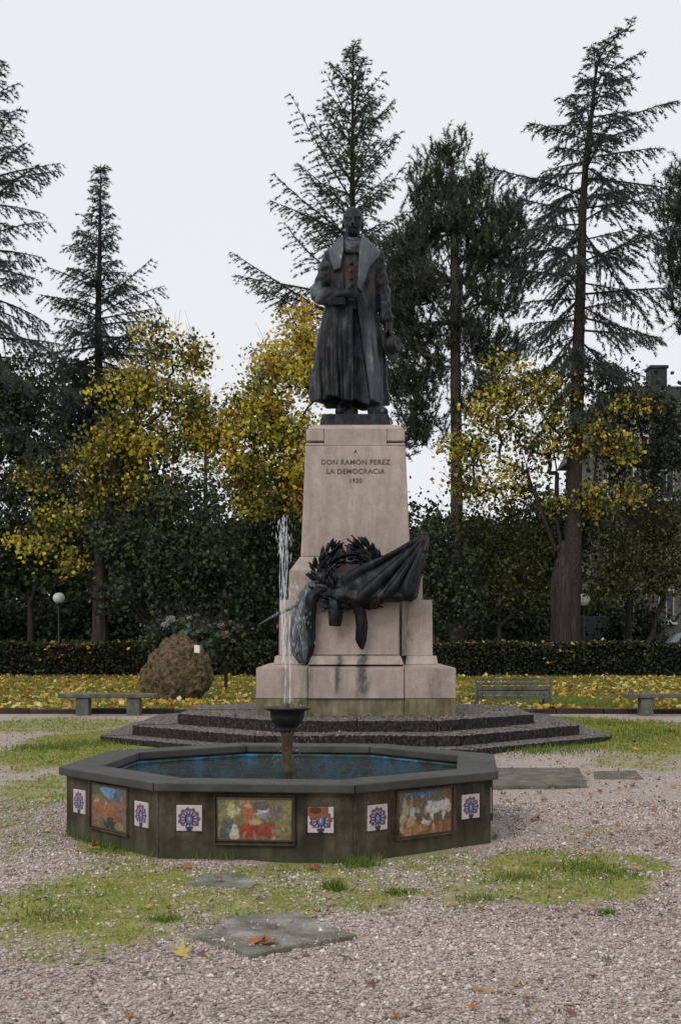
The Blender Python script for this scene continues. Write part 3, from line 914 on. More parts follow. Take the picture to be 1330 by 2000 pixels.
def smin(a, b, k=0.05):
    h = np.clip(0.5 + 0.5 * (b - a) / k, 0, 1)
    return b * (1 - h) + a * h - k * h * (1 - h)


def smax(a, b, k=0.03): return -smin(-a, -b, k)


def statue(X, Y, Z):
    def cap(a, b, ra, rb):
        a = np.array(a, np.float32); b = np.array(b, np.float32); ba = b - a
        hh = np.clip(((X - a[0]) * ba[0] + (Y - a[1]) * ba[1] + (Z - a[2]) * ba[2]) / float(ba @ ba), 0, 1)
        return np.sqrt((X - a[0] - hh * ba[0]) ** 2 + (Y - a[1] - hh * ba[1]) ** 2 + (Z - a[2] - hh * ba[2]) ** 2) - (ra + (rb - ra) * hh)

    def ell(c, r):
        x, y, z = (X - c[0]) / r[0], (Y - c[1]) / r[1], (Z - c[2]) / r[2]
        k0 = np.sqrt(x * x + y * y + z * z) + 1e-6
        k1 = np.sqrt((x / r[0]) ** 2 + (y / r[1]) ** 2 + (z / r[2]) ** 2) + 1e-6
        return k0 * (k0 - 1) / k1

    def poly(pts):
        d = np.full(X.shape[0:1] + X.shape[2:], 1e9, np.float32)
        x, z = X[:, 0, :], Z[:, 0, :]
        sgn = np.ones_like(d)
        n = len(pts)
        for i in range(n):
            (ax1, az1), (bx1, bz1) = pts[i], pts[i - 1]
            ex, ez = bx1 - ax1, bz1 - az1
            wx, wz = x - ax1, z - az1
            tt = np.clip((wx * ex + wz * ez) / (ex * ex + ez * ez), 0, 1)
            d = np.minimum(d, (wx - ex * tt) ** 2 + (wz - ez * tt) ** 2)
            c1, c2, c3 = z >= az1, z < bz1, ex * wz > ez * wx
            flip = (c1 & c2 & c3) | (~c1 & ~c2 & ~c3)
            sgn = np.where(flip, -sgn, sgn)
        return (np.sqrt(d) * sgn)[:, None, :]

    zk = [0.20, 0.9, 1.4, 1.75, 2.05, 2.5, 2.72, 2.86, 2.96, 3.10]
    a = np.interp(Z, zk, [0.625, 0.575, 0.520, 0.460, 0.395, 0.415, 0.385, 0.30, 0.20, 0.12])
    b = np.interp(Z, zk, [0.46, 0.42, 0.385, 0.345, 0.31, 0.33, 0.29, 0.235, 0.19, 0.12])
    cx = np.interp(Z, zk, [-0.075, -0.065, -0.06, -0.045, 0.0, 0.01, 0.015, 0.01, 0.0, 0.0])
    th = np.arctan2(Y, X - cx)
    rr = np.sqrt(((X - cx) / a) ** 2 + (Y / b) ** 2)
    base = (rr - 1) * np.minimum(a, b) * 0.95
    low = np.clip((1.85 - Z) / 1.1, 0, 1)
    fold = 0.030 * low * (np.sin(11 * th + 1.7 * np.sin(1.4 * Z)) + 0.7 * np.sin(19 * th + 2.1 * Z + 1.0) + 0.35 * np.sin(31 * th - 1.3 * Z))
    # the left coat skirt falls in tighter pleats
    fold = fold + 0.018 * low * np.clip(-X * 3 + 0.3, 0, 1) * np.sin(44 * X + 5 * Z * 0.4)
    hi_ = np.clip((Z - 1.8) / 0.4, 0, 1)
    fold = fold + 0.012 * hi_ * np.sin(9 * Z + 7 * np.abs(X)) * np.sin(13 * X + 4 * Z)
    coat = base - fold
    coat0 = base
    hem = 0.25 + 0.04 * np.sin(5 * th) - 0.06 * np.clip(X, -1, 1)
    coat = smax(coat, hem - Z, 0.02)
    coat = smax(coat, Z - 2.99, 0.03)
    coat0 = np.maximum(coat0, Z - 3.03)
    # coat opening, wedge in front of the trousers
    tw = np.clip((1.9 - Z) / 1.6, 0, 1)
    xw = 0.03 + 0.11 * tw; ww = 0.02 + 0.115 * tw
    wedge = np.maximum(np.abs(X - xw) - ww, Y + 0.16)
    wedge = np.maximum(wedge, Z - 1.95)
    coat = smax(coat, -wedge, 0.03)
    # shirt and waistcoat opening between the lapels
    wo = np.interp(Z, [1.9, 2.15, 2.6, 2.95], [0.05, 0.11, 0.13, 0.15])
    vo = np.maximum(np.maximum(np.abs(X + 0.03) - wo, Y + b - 0.085), np.maximum(1.9 - Z, Z - 3.05))
    coat = smax(coat, -vo, 0.02)
    vest = (np.sqrt(((X + 0.02) / (a - 0.03)) ** 2 + (Y / (b - 0.045)) ** 2) - 1) * 0.25
    vest = np.maximum(vest, np.maximum(1.75 - Z, Z - 2.93))
    d = np.minimum(coat, vest)
    # lapels
    lapL = poly([(-0.15, 3.02), (-0.40, 2.84), (-0.385, 2.62), (-0.31, 2.38), (-0.20, 2.42), (-0.155, 2.7)])
    lapR = poly([(0.14, 3.02), (0.46, 2.84), (0.43, 2.66), (0.27, 2.42), (0.14, 2.02), (0.07, 2.10), (0.10, 2.7)])
    for lp in (lapL, lapR):
        d = smin(d, smax(smax(lp * np.ones_like(X), coat0 - 0.055, 0.02), Y - 0.10, 0.02), 0.012)
    # shawl behind the neck
    d = smin(d, cap((-0.19, 0.04, 2.96), (0.19, 0.04, 2.96), 0.085, 0.085), 0.05)
    d = smin(d, cap((-0.15, 0.12, 2.97), (0.15, 0.12, 2.97), 0.10, 0.10), 0.05)
    # shirt collar, cravat, buttons
    d = smin(d, cap((-0.10, -0.10, 2.90), (-0.03, -0.19, 2.80), 0.05, 0.045), 0.03)
    d = smin(d, cap((0.10, -0.10, 2.90), (0.02, -0.19, 2.80), 0.05, 0.045), 0.03)
    d = smin(d, cap((-0.10, -0.26, 2.70), (0.07, -0.26, 2.70), 0.035, 0.035), 0.02)
    for zb in (2.50, 2.38, 2.26, 2.14, 2.03):
        d = np.minimum(d, np.sqrt((X + 0.03) ** 2 + (Y + np.interp(zb, zk, [0.46, 0.42, 0.385, 0.345, 0.31, 0.33, 0.29, 0.235, 0.19, 0.12]) - 0.035) ** 2 + (Z - zb) ** 2) - 0.024)
    # legs and shoes
    d = np.minimum(d, cap((-0.14, 0.0, 1.8), (-0.13, -0.02, 0.10), 0.19, 0.115))
    d = np.minimum(d, cap((0.20, 0.02, 1.8), (0.36, -0.02, 0.10), 0.19, 0.115))
    for (hx, tx, ty) in ((-0.12, -0.22, -0.44), (0.36, 0.50, -0.40)):
        s = smin(cap((hx, 0.08, 0.07), (tx, ty, 0.045), 0.095, 0.075), cap((hx, 0.02, 0.15), (hx * 0.4 + tx * 0.6, ty * 0.55, 0.09), 0.10, 0.09), 0.04)
        d = smin(d, np.maximum(s, -Z + 0.0), 0.03)
    # arms: right sleeve bent across the waist, left one hanging
    wr = 0.007 * np.sin(31 * Z + 9 * X) * np.sin(17 * Y + 13 * X) + 0.005 * np.sin(47 * Z - 20 * X)
    armR = smin(cap((-0.345, 0.03, 2.70), (-0.57, 0.02, 2.10), 0.142, 0.125), cap((-0.57, 0.01, 2.08), (-0.20, -0.40, 1.95), 0.135, 0.105), 0.05)
    armR = smin(armR, cap((-0.50, -0.12, 1.98), (-0.24, -0.36, 1.89), 0.12, 0.105), 0.05) - wr
    d = smin(d, armR, 0.025)
    armL = smin(cap((0.385, 0.03, 2.70), (0.50, 0.06, 2.14), 0.142, 0.115), cap((0.50, 0.06, 2.14), (0.535, -0.03, 1.72), 0.115, 0.105), 0.05)
    armL = smin(armL, cap((0.535, -0.03, 1.74), (0.555, -0.05, 1.66), 0.105, 0.115), 0.03) - wr
    d = smin(d, armL, 0.02)
    # right hand at the waist holding a folded paper
    d = smin(d, cap((-0.18, -0.42, 1.95), (-0.06, -0.46, 1.965), 0.075, 0.068), 0.03)
    for i, (dz, ln) in enumerate(((0.055, 0.135), (0.02, 0.155), (-0.018, 0.145), (-0.052, 0.115))):
        k1 = (-0.03, -0.475, 1.965 + dz); k2 = (-0.03 + ln * 0.55, -0.455, 1.955 + dz); k3 = (-0.03 + ln * 0.75, -0.40, 1.945 + dz)
        d = np.minimum(d, smin(cap(k1, k2, 0.026, 0.022), cap(k2, k3, 0.022, 0.018), 0.01))
    d = smin(d, cap((-0.12, -0.46, 2.01), (-0.04, -0.50, 2.06), 0.032, 0.022), 0.015)
    # left hand, fingers down over the hat brim
    d = smin(d, cap((0.565, -0.06, 1.62), (0.585, -0.08, 1.49), 0.068, 0.072), 0.03)
    for i, (dy, ln) in enumerate(((-0.05, 0.17), (-0.017, 0.19), (0.017, 0.18), (0.05, 0.14))):
        k1 = (0.60, -0.08 + dy, 1.46); k2 = (0.625, -0.08 + dy, 1.46 - ln * 0.55); k3 = (0.60, -0.08 + dy, 1.46 - ln)
        d = np.minimum(d, smin(cap(k1, k2, 0.026, 0.022), cap(k2, k3, 0.022, 0.018), 0.01))
    d = smin(d, cap((0.56, -0.13, 1.53), (0.545, -0.17, 1.40), 0.03, 0.022), 0.015)
    # neck and head
    hd = ell((0, 0.035, 3.34), (0.163, 0.195, 0.192))
    hd = smin(hd, ell((0, -0.035, 3.22), (0.138, 0.150, 0.185)), 0.05)
    hd = smin(hd, ell((0, -0.085, 3.085), (0.092, 0.095, 0.085)), 0.05)
    for s in (-1, 1):
        hd = smax(hd, -(np.sqrt((X - s * 0.066) ** 2 + (Y + 0.205) ** 2 + (Z - 3.262) ** 2) - 0.052), 0.03)
        hd = smin(hd, np.sqrt((X - s * 0.064) ** 2 + (Y + 0.152) ** 2 + (Z - 3.262) ** 2) - 0.030, 0.008)
        hd = smin(hd, cap((s * 0.022, -0.188, 3.312), (s * 0.115, -0.135, 3.318), 0.024, 0.020), 0.02)
        hd = smin(hd, ell((s * 0.162, 0.03, 3.235), (0.022, 0.048, 0.068)), 0.02)
        hd = smin(hd, cap((0, -0.188, 3.155), (s * 0.085, -0.150, 3.13), 0.028, 0.014), 0.015)
        hd = smin(hd, ell((s * 0.085, -0.125, 3.19), (0.04, 0.04, 0.045)), 0.03)
    hd = smin(hd, cap((0, -0.175, 3.29), (0, -0.225, 3.20), 0.020, 0.034), 0.02)
    hd = smax(hd, -cap((-0.045, -0.20, 3.118), (0.045, -0.20, 3.118), 0.012, 0.012), 0.012)
    hair = 0.006 * np.sin(60 * X + 20 * Z) * np.clip((Z - 3.30) / 0.1, 0, 1) * np.clip((Y + 0.05) / 0.1, 0, 1)
    hd = smin(hd - hair, cap((0, 0.035, 2.85), (0, 0.02, 3.12), 0.125, 0.112), 0.04)
    d = smin(d, hd, 0.02)
    return d


SZ = 5.235
stat = thing('bronze_statue', 'dark bronze statue of a standing man in a long open overcoat holding a hat', 'statue', (MX - 0.035, MY, SZ))
sme = sdf_mesh('figure', statue, (-0.92, -0.68, -0.03), (0.86, 0.64, 3.60), 0.0165)
co = np.empty(len(sme.vertices) * 3, np.float32); sme.vertices.foreach_get('co', co); co = co.reshape(-1, 3)
def inside(pts, x, z):
    r_ = np.zeros(len(x), bool)
    for i in range(len(pts)):
        (x1, z1), (x2, z2) = pts[i], pts[i - 1]
        r_ ^= ((z1 > z) != (z2 > z)) & (x < (x2 - x1) * (z - z1) / (z2 - z1 + 1e-9) + x1)
    return r_
fx_, fy_, fz_ = co.T
pat = np.zeros(len(co))  # painted sky sheen: paler lapels, sleeve, shoulders and coat panels
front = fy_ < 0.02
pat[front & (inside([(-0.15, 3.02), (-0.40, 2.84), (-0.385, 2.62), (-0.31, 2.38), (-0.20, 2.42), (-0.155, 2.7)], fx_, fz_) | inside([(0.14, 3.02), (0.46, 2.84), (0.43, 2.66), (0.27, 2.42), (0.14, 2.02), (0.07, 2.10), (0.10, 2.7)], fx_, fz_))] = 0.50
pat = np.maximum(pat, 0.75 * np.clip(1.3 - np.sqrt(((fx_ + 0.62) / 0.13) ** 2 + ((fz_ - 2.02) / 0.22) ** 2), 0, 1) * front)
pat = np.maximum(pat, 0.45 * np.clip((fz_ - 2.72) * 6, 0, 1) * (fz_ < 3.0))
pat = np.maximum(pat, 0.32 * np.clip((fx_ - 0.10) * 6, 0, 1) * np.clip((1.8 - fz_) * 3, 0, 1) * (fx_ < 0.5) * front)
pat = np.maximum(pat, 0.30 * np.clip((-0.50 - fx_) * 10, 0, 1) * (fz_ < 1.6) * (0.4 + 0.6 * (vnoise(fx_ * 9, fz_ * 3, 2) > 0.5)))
warm = 0.22 * np.clip(1.4 - np.sqrt(((fx_ + 0.03) / 0.12) ** 2 + ((fz_ - 2.36) / 0.20) ** 2), 0, 1) * (fy_ < -0.15) * (pat < 0.3)
for an_, av_ in (('sky_sheen', pat), ('warm', warm)):
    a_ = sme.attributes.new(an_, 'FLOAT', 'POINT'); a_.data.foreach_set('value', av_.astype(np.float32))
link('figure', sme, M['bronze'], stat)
hat = link('hat', lathe_mesh('hat', [(0.001, 0.0), (0.21, 0.0), (0.25, 0.018), (0.255, 0.03), (0.245, 0.036), (0.165, 0.02), (0.150, 0.03), (0.142, 0.14), (0.12, 0.17), (0.06, 0.165), (0.001, 0.15)], 28), M['bronze'], stat, (0.60, -0.06, 1.20))
hat.rotation_euler = (R(8), R(82), R(-25))
pap = box('folded_paper', (0, 0, 0), (0.30, 0.02, 0.11), M['bronze'], stat, 0.006)
pap.location = (-0.27, -0.50, 1.83); pap.rotation_euler = (R(12), R(4), R(-24))
me = box_mesh('bronze_base', (0, 0, -0.10), (1.16, 1.10, 0.20), 0.02, 2, (0.93, 0.93))
link('bronze_base', me, M['bronze'], stat, (0.035, 0, 0))

# ================================================================== bronze wreath and flag
tro = thing('bronze_trophy', 'bronze laurel wreath with flag and hanging ribbons on the front of the pedestal', 'bronze trophy', (MX, MY - 1.4, 1.9))
TO = Vector((MX, MY - 1.4, 1.9))


def TP(px, py, d):
    return P(px, py, d) - TO


# wreath: ring of laurel leaves on a bound core
wc = TP(684, 1127, 19.95)
rng = np.random.default_rng(11)
ringR = 0.405
angs = np.linspace(R(97), R(97 - 354), 60)
core = np.stack([wc.x + ringR * np.cos(angs) * 1.06, wc.y + 0.05 + 0.30 * np.sin(angs) * 0.6 + 0 * angs, wc.z + ringR * np.sin(angs)], 1)
tb = Tubes(); tb.path(core, 0.12 + 0.02 * np.sin(np.arange(60)), 8)
wre = link('wreath', tb.mesh('wreath'), M['bronze'], tro)
lv = []
n_ = 9
for i in range(n_):
    u = i / (n_ - 1)
    w = 0.052 * math.sin(math.pi * min(1, u * 0.92 + 0.08)) ** 0.8
    lv.append((-w, 0.0 + 0.018, u * 0.235)); lv.append((0, -0.012, u * 0.235)); lv.append((w, 0.018, u * 0.235))
for i in range(n_):
    u = i / (n_ - 1)
    lv.append((0, 0.03, u * 0.225))
lf = []
for i in range(n_ - 1):
    a_ = 3 * i
    lf += [(a_, a_ + 1, a_ + 4, a_ + 3), (a_ + 1, a_ + 2, a_ + 5, a_ + 4)]
    b0, b1 = 3 * n_ + i, 3 * n_ + i + 1
    lf += [(a_ + 2, b0, b1, a_ + 5), (b0, a_, a_ + 3, b1)]
leaf_me = mesh_np('laurel_leaf', lv, lf, smooth=True)
leaf_me.materials.append(M['bronze'])
for i in range(290):
    u = i / 290.0
    side = 1 if i % 2 else -1
    ang = R(97 - 12) - u * R(330)
    # leaves run from the bottom up both arms towards the gap at the top
    up = 1 if math.cos(ang) > 0 else -1
    tang = Vector((-math.sin(ang), 0, math.cos(ang))) * up
    rad = Vector((math.cos(ang), 0, math.sin(ang)))
    fan = random.uniform(-1, 1)
    dirv = (tang * 1.0 + rad * fan * 0.8 + Vector((0, -random.uniform(0.0, 0.75), 0))).normalized()
    p = wc + rad * (ringR + 0.015 + fan * 0.15) + Vector((0.0, 0.05 + 0.18 * math.sin(ang) - random.uniform(0.03, 0.10), 0))
    q = dirv.to_track_quat('Z', 'Y')
    q = q @ Matrix.Rotation(random.uniform(-0.8, 0.8), 4, 'Z').to_quaternion()
    o = link('laurel_leaf', leaf_me, None, wre, p)
    o.rotation_mode = 'QUATERNION'; o.rotation_quaternion = q
    s = random.uniform(0.58, 0.88); o.scale = (s, s, s)

# flag: cloth fanned from the pole's upper end
nu, nv = 46, 60
apex = TP(834, 1042, 19.95)
edge = [TP(*e) for e in ((668, 1128, 19.72), (672, 1150, 19.62), (690, 1172, 19.58), (722, 1183, 19.56), (752, 1170, 19.60), (778, 1160, 19.66), (802, 1172, 19.70), (812, 1158, 19.80), (818, 1118, 19.92), (829, 1075, 20.0))]
el = [0]
for i in range(1, len(edge)): el.append(el[-1] + (edge[i] - edge[i - 1]).length)


def edge_at(t):
    s = t * el[-1]
    for i in range(1, len(edge)):
        if s <= el[i] + 1e-9:
            return edge[i - 1].lerp(edge[i], (s - el[i - 1]) / (el[i] - el[i - 1] + 1e-9))
    return edge[-1].copy()


V = []
for j in range(nv):
    t_ = j / (nv - 1)
    e = edge_at(t_)
    for i in range(nu):
        u = i / (nu - 1)
        p = apex.lerp(e, u)
        sag = 0.10 * math.sin(math.pi * u) * (0.4 + t_ * 0.6)
        f_ = math.sin(t_ * 34 + 1.5 * math.sin(u * 3)) + 0.5 * math.sin(t_ * 61 + 1)
        p += Vector((0, -0.15 * math.sin(math.pi * u * 0.9) - 0.045 * f_ * min(1, u * 2.2), -sag * 0.6))
        p.z += 0.02 * f_ * u
        V.append(p)
        if u > 0.85:
            V[-1] = V[-1] + Vector((0, 0.10 * ((u - 0.85) / 0.15) ** 2, -0.03 * ((u - 0.85) / 0.15)))
Fq = [(j * nu + i, j * nu + i + 1, (j + 1) * nu + i + 1, (j + 1) * nu + i) for j in range(nv - 1) for i in range(nu - 1)]
flag = link('flag', mesh_np('flag', V, Fq, smooth=True), M['bronze'], tro)
md = flag.modifiers.new('thickness', 'SOLIDIFY'); md.thickness = 0.035; md.offset = 1.0
# bunched cloth lying over the block below the wreath
def roll(name, pts, rads, seed, mat=M['bronze'], sides=20, flat=0.75, amp=0.16):
    pts = [np.array(p) for p in pts]
    m = len(pts) * 7
    tt = np.linspace(0, len(pts) - 1, m)
    pa = np.array(pts)
    pp = np.stack([np.interp(tt, np.arange(len(pts)), pa[:, k]) for k in range(3)], 1)
    ker = np.array([1, 2, 3, 2, 1]) / 9.0
    for k in range(3):
        pp[2:-2, k] = np.convolve(pp[:, k], ker, 'valid')
    rr_ = np.interp(tt, np.arange(len(rads)), rads)
    tan = unit(np.gradient(pp, axis=0))
    a = unit(np.cross(tan, np.array([0, 1.0, 0.05])))
    b = np.cross(tan, a)
    ang = np.linspace(0, 2 * np.pi, sides, endpoint=False)
    wob = 1 + amp * np.sin(ang[None] * 5 + seed + 0.25 * np.sin(np.arange(m) * 0.5)[:, None]) + amp * 0.6 * np.sin(ang[None] * 8 + seed * 2 + np.arange(m)[:, None] * 0.12)
    V = pp[:, None] + rr_[:, None, None] * wob[..., None] * (np.cos(ang)[None, :, None] * a[:, None] + flat * np.sin(ang)[None, :, None] * b[:, None])
    Fq = [(j * sides + i, j * sides + (i + 1) % sides, (j + 1) * sides + (i + 1) % sides, (j + 1) * sides + i) for j in range(m - 1) for i in range(sides)]
    VV = V.reshape(-1, 3)
    VV = np.concatenate([VV, pp[:1], pp[-1:]])
    n0 = len(VV) - 2
    for i in range(sides):
        Fq.append((n0, (i + 1) % sides, i, i)); Fq.append((n0 + 1, (m - 1) * sides + i, (m - 1) * sides + (i + 1) % sides, (m - 1) * sides + (i + 1) % sides))
    bm = bmesh.new()
    vs = [bm.verts.new(v) for v in VV]
    for f in Fq:
        try: bm.faces.new([vs[x] for x in dict.fromkeys(f)])
        except ValueError: pass
    return link(name, bm_mesh(name, bm, True), mat, tro)


roll('flag_fold', [TP(806, 1150, 19.8), TP(780, 1163, 19.68), TP(740, 1160, 19.6), TP(705, 1170, 19.58), TP(680, 1160, 19.66), TP(650, 1165, 19.75)], [0.06, 0.10, 0.11, 0.11, 0.12, 0.10], 1)
roll('flag_fold', [TP(760, 1120, 19.80), TP(720, 1140, 19.66), TP(690, 1148, 19.66), TP(660, 1140, 19.76)], [0.08, 0.12, 0.12, 0.08], 3)
roll('hanging_ribbon', [TP(648, 1160, 19.72), TP(653, 1180, 19.70), TP(655, 1200, 19.72), TP(653, 1222, 19.76)], [0.06, 0.085, 0.10, 0.085], 2, flat=0.5)
roll('hanging_ribbon', [TP(697, 1172, 19.66), TP(704, 1195, 19.70), TP(707, 1225, 19.76), TP(706, 1250, 19.80), TP(708, 1268, 19.82)], [0.10, 0.085, 0.085, 0.08, 0.025], 5, flat=0.5)
roll('hanging_drape', [TP(640, 1150, 19.86), TP(612, 1152, 19.88), TP(600, 1172, 19.84), TP(592, 1205, 19.86), TP(588, 1240, 19.88), TP(590, 1270, 19.90), TP(596, 1292, 19.94)], [0.10, 0.13, 0.145, 0.16, 0.165, 0.15, 0.09], 4, mat=M['bronze_pale'], flat=0.6, amp=0.13)
roll('hanging_drape', [TP(628, 1150, 19.80), TP(608, 1165, 19.74), TP(606, 1210, 19.80), TP(606, 1260, 19.84), TP(600, 1290, 19.9)], [0.07, 0.085, 0.075, 0.075, 0.03], 7, flat=0.6)
tb = Tubes()
pa, pb = TP(506, 1220, 19.6), TP(592, 1180, 19.9)
pl = [pa, pa.lerp(pb, 0.4) + Vector((0, 0, 0.03)), pb + Vector((0, 0, 0.012)), TP(700, 1122, 20.12), apex + Vector((0, 0.04, -0.03)), apex + Vector((0.05, 0.03, -0.01))]
tb.path([tuple(p) for p in pl], [0.012, 0.024, 0.028, 0.028, 0.028, 0.02], 8)
link('flagpole', tb.mesh('flagpole'), M['bronze_pale'], tro)
o = link('pole_finial', lathe_mesh('pole_finial', [(0.001, -0.02), (0.03, 0), (0.05, 0.05), (0.03, 0.08), (0.001, 0.11)], 12), M['bronze'], tro, apex + Vector((0.03, 0.0, -0.01)))
o.rotation_euler = (0, R(60), 0)

# ================================================================== boulder, benches, slabs, lamps
def boulder(name, label, loc, sx, sy, sz, seed):
    bm = bmesh.new()
    bmesh.ops.create_icosphere(bm, subdivisions=6, radius=1.0)
    from mathutils import noise as mnoise
    for v in bm.verts:
        p = v.co.copy()
        n = mnoise.fractal(p * 1.6 + Vector((seed, 0, 0)), 1.0, 2.0, 5)
        n2 = mnoise.fractal(p * 6 + Vector((0, seed, 0)), 0.8, 2.0, 4)
        n3 = mnoise.fractal(p * 15 + Vector((0, 0, seed)), 0.7, 2.0, 3)
        vd = mnoise.voronoi(p * 2.3 + Vector((seed, 3, 1)))[0][0]; ve = mnoise.voronoi(p * 7.0 + Vector((1, seed, 4)))[0][0]
        r = 1.02 + 0.14 * n + 0.06 * n2 + 0.025 * n3 - 0.16 * (vd - 0.35) - 0.07 * (ve - 0.4)
        q = p * r
        q.x += -0.10 * (1 - abs(p.z)) * (p.x < 0) + 0.10 * p.z          # broad left foot, leaning top
        q.z = max(q.z, -0.72)
        v.co = Vector((q.x * sx, q.y * sy, (q.z + 0.62) * sz))
    o = link(name, bm_mesh(name, bm, True), M['boulder'], None, loc)
    return o


bl = boulder('boulder', '', (0, 0, 0), 0.80, 0.7, 0.97, 4.0)
blt = thing('memorial_boulder', 'large rough brown boulder with a small white plaque standing on the lawn', 'boulder', (P(341, 1365, 31).x, 31.6, 0))
bl.parent = blt; bl.name = 'rock'
pq = box('plaque', (0, 0, 0), (0.13, 0.04, 0.20), M['plaque'], blt, 0.006)
pq.location = P(385, 1268, 31.06) - blt.location
pq.rotation_euler = (R(-22), R(4), R(14))


def stone_bench(label, xl, xr, d, px_legs):
    t_ = thing('stone_bench', label, 'bench', (0, d, 0), 0, 'slab benches along the lawn kerb')
    X0, X1 = (xl - PX0) * d / F, (xr - PX0) * d / F
    t_.location.x = (X0 + X1) / 2
    box('seat', (0, 0, 0.405), (X1 - X0, 0.42, 0.085), M['bench'], t_, 0.012)
    for p in px_legs:
        x = (p - PX0) * d / F - t_.location.x
        box('leg', (x, 0, 0.17), (0.26, 0.34, 0.38), M['bench'], t_, 0.012)
    return t_


stone_bench('grey stone slab bench at left in front of the boulder', 118, 306, 26.3, (164, 263))
stone_bench('grey stone slab bench cut off by the right edge', 1218, 1402, 26.3, (1260, 1362))
bb = thing('backed_bench', 'weathered grey bench with a slatted back behind the steps on the right', 'bench', (P(1000, 1382, 29.0).x, 29.0, 0.04))
w_ = 140 * 29 / F
for i, z in enumerate((0.62, 0.52)):
    box('back_slat', (0, -0.20 + 0.02 * i, z), (w_, 0.035, 0.055), M['bench'], bb, 0.006)
for i in range(3):
    box('back_slat', (0, -0.16, 0.42 - i * 0.105), (w_, 0.035, 0.085), M['bench'], bb, 0.006)
for i in range(3):
    box('seat_slat', (0, -0.04 + i * 0.13, 0.36), (w_, 0.11, 0.04), M['bench'], bb, 0.006)
for s in (-1, 1):
    box('leg', (s * (w_ / 2 - 0.06), 0.0, 0.16), (0.09, 0.42, 0.36), M['bench'], bb, 0.01)
    box('arm_post', (s * (w_ / 2 + 0.03), -0.19, 0.34), (0.05, 0.06, 0.66), M['bench'], bb, 0.006)


def slab_poly(name, label, pix, z1, cat='slab', mat=M['slab']):
    pts = [gxy(*p) for p in pix]
    cx, cy = sum(p[0] for p in pts) / len(pts), sum(p[1] for p in pts) / len(pts)
    o = link(name, prism_mesh(name, [(p[0] - cx, p[1] - cy) for p in pts], -0.04, z1, 0.008), mat, None, (cx, cy, 0))
    return tag(o, label, cat)


slab_poly('stone_slab', 'large grey flat stone slab with chipped corners in the foreground gravel', [(368, 1833), (412, 1824), (440, 1800), (585, 1790), (612, 1808), (698, 1836), (592, 1853), (490, 1877), (446, 1857)], 0.030)
slab_poly('stone_slab', 'small flat grey slab half sunk in moss before the fountain', [(360, 1731), (395, 1711), (470, 1710), (505, 1728), (490, 1738)], 0.018)
slab_poly('concrete_pad', 'flat concrete pad in the gravel right of the fountain', [(905, 1541), (940, 1505), (1130, 1505), (1146, 1540)], 0.035, 'pad', M['pad'])
slab_poly('concrete_pad', 'worn flat pad farthest right in the gravel beyond the fountain', [(1160, 1524), (1158, 1508), (1240, 1506), (1256, 1522)], 0.010, 'pad', M['pad'])


def lamp(px, py, d, r, label):
    p = P(px, py, d)
    t_ = thing('globe_lamp', label, 'lamp', (p.x, d, 0.0), 0, 'globe lamps behind the hedge')
    zc = p.z
    link('post', lathe_mesh('post', [(0.09, 0), (0.09, 0.5), (0.05, 0.56), (0.042, zc - r * 0.95)], 12), M['iron'], t_)
    link('collar', lathe_mesh('collar', [(0.05, zc - r * 1.08), (0.15, zc - r * 1.05), (0.17, zc - r * 0.86), (0.05, zc - r * 0.82)], 16), M['iron'], t_)
    prof = [(max(0.001, r * math.sin(R(a))), zc - r * 0.92 * math.cos(R(a))) for a in range(25, 181, 8)]
    link('globe', lathe_mesh('globe', prof, 24), M['opal'], t_)


lamp(116, 1168, 56, 0.265, 'white globe lamp post beside the left tree trunk')
lamp(1139, 1172, 56, 0.30, 'white globe lamp post beside the right fluted tree trunk')

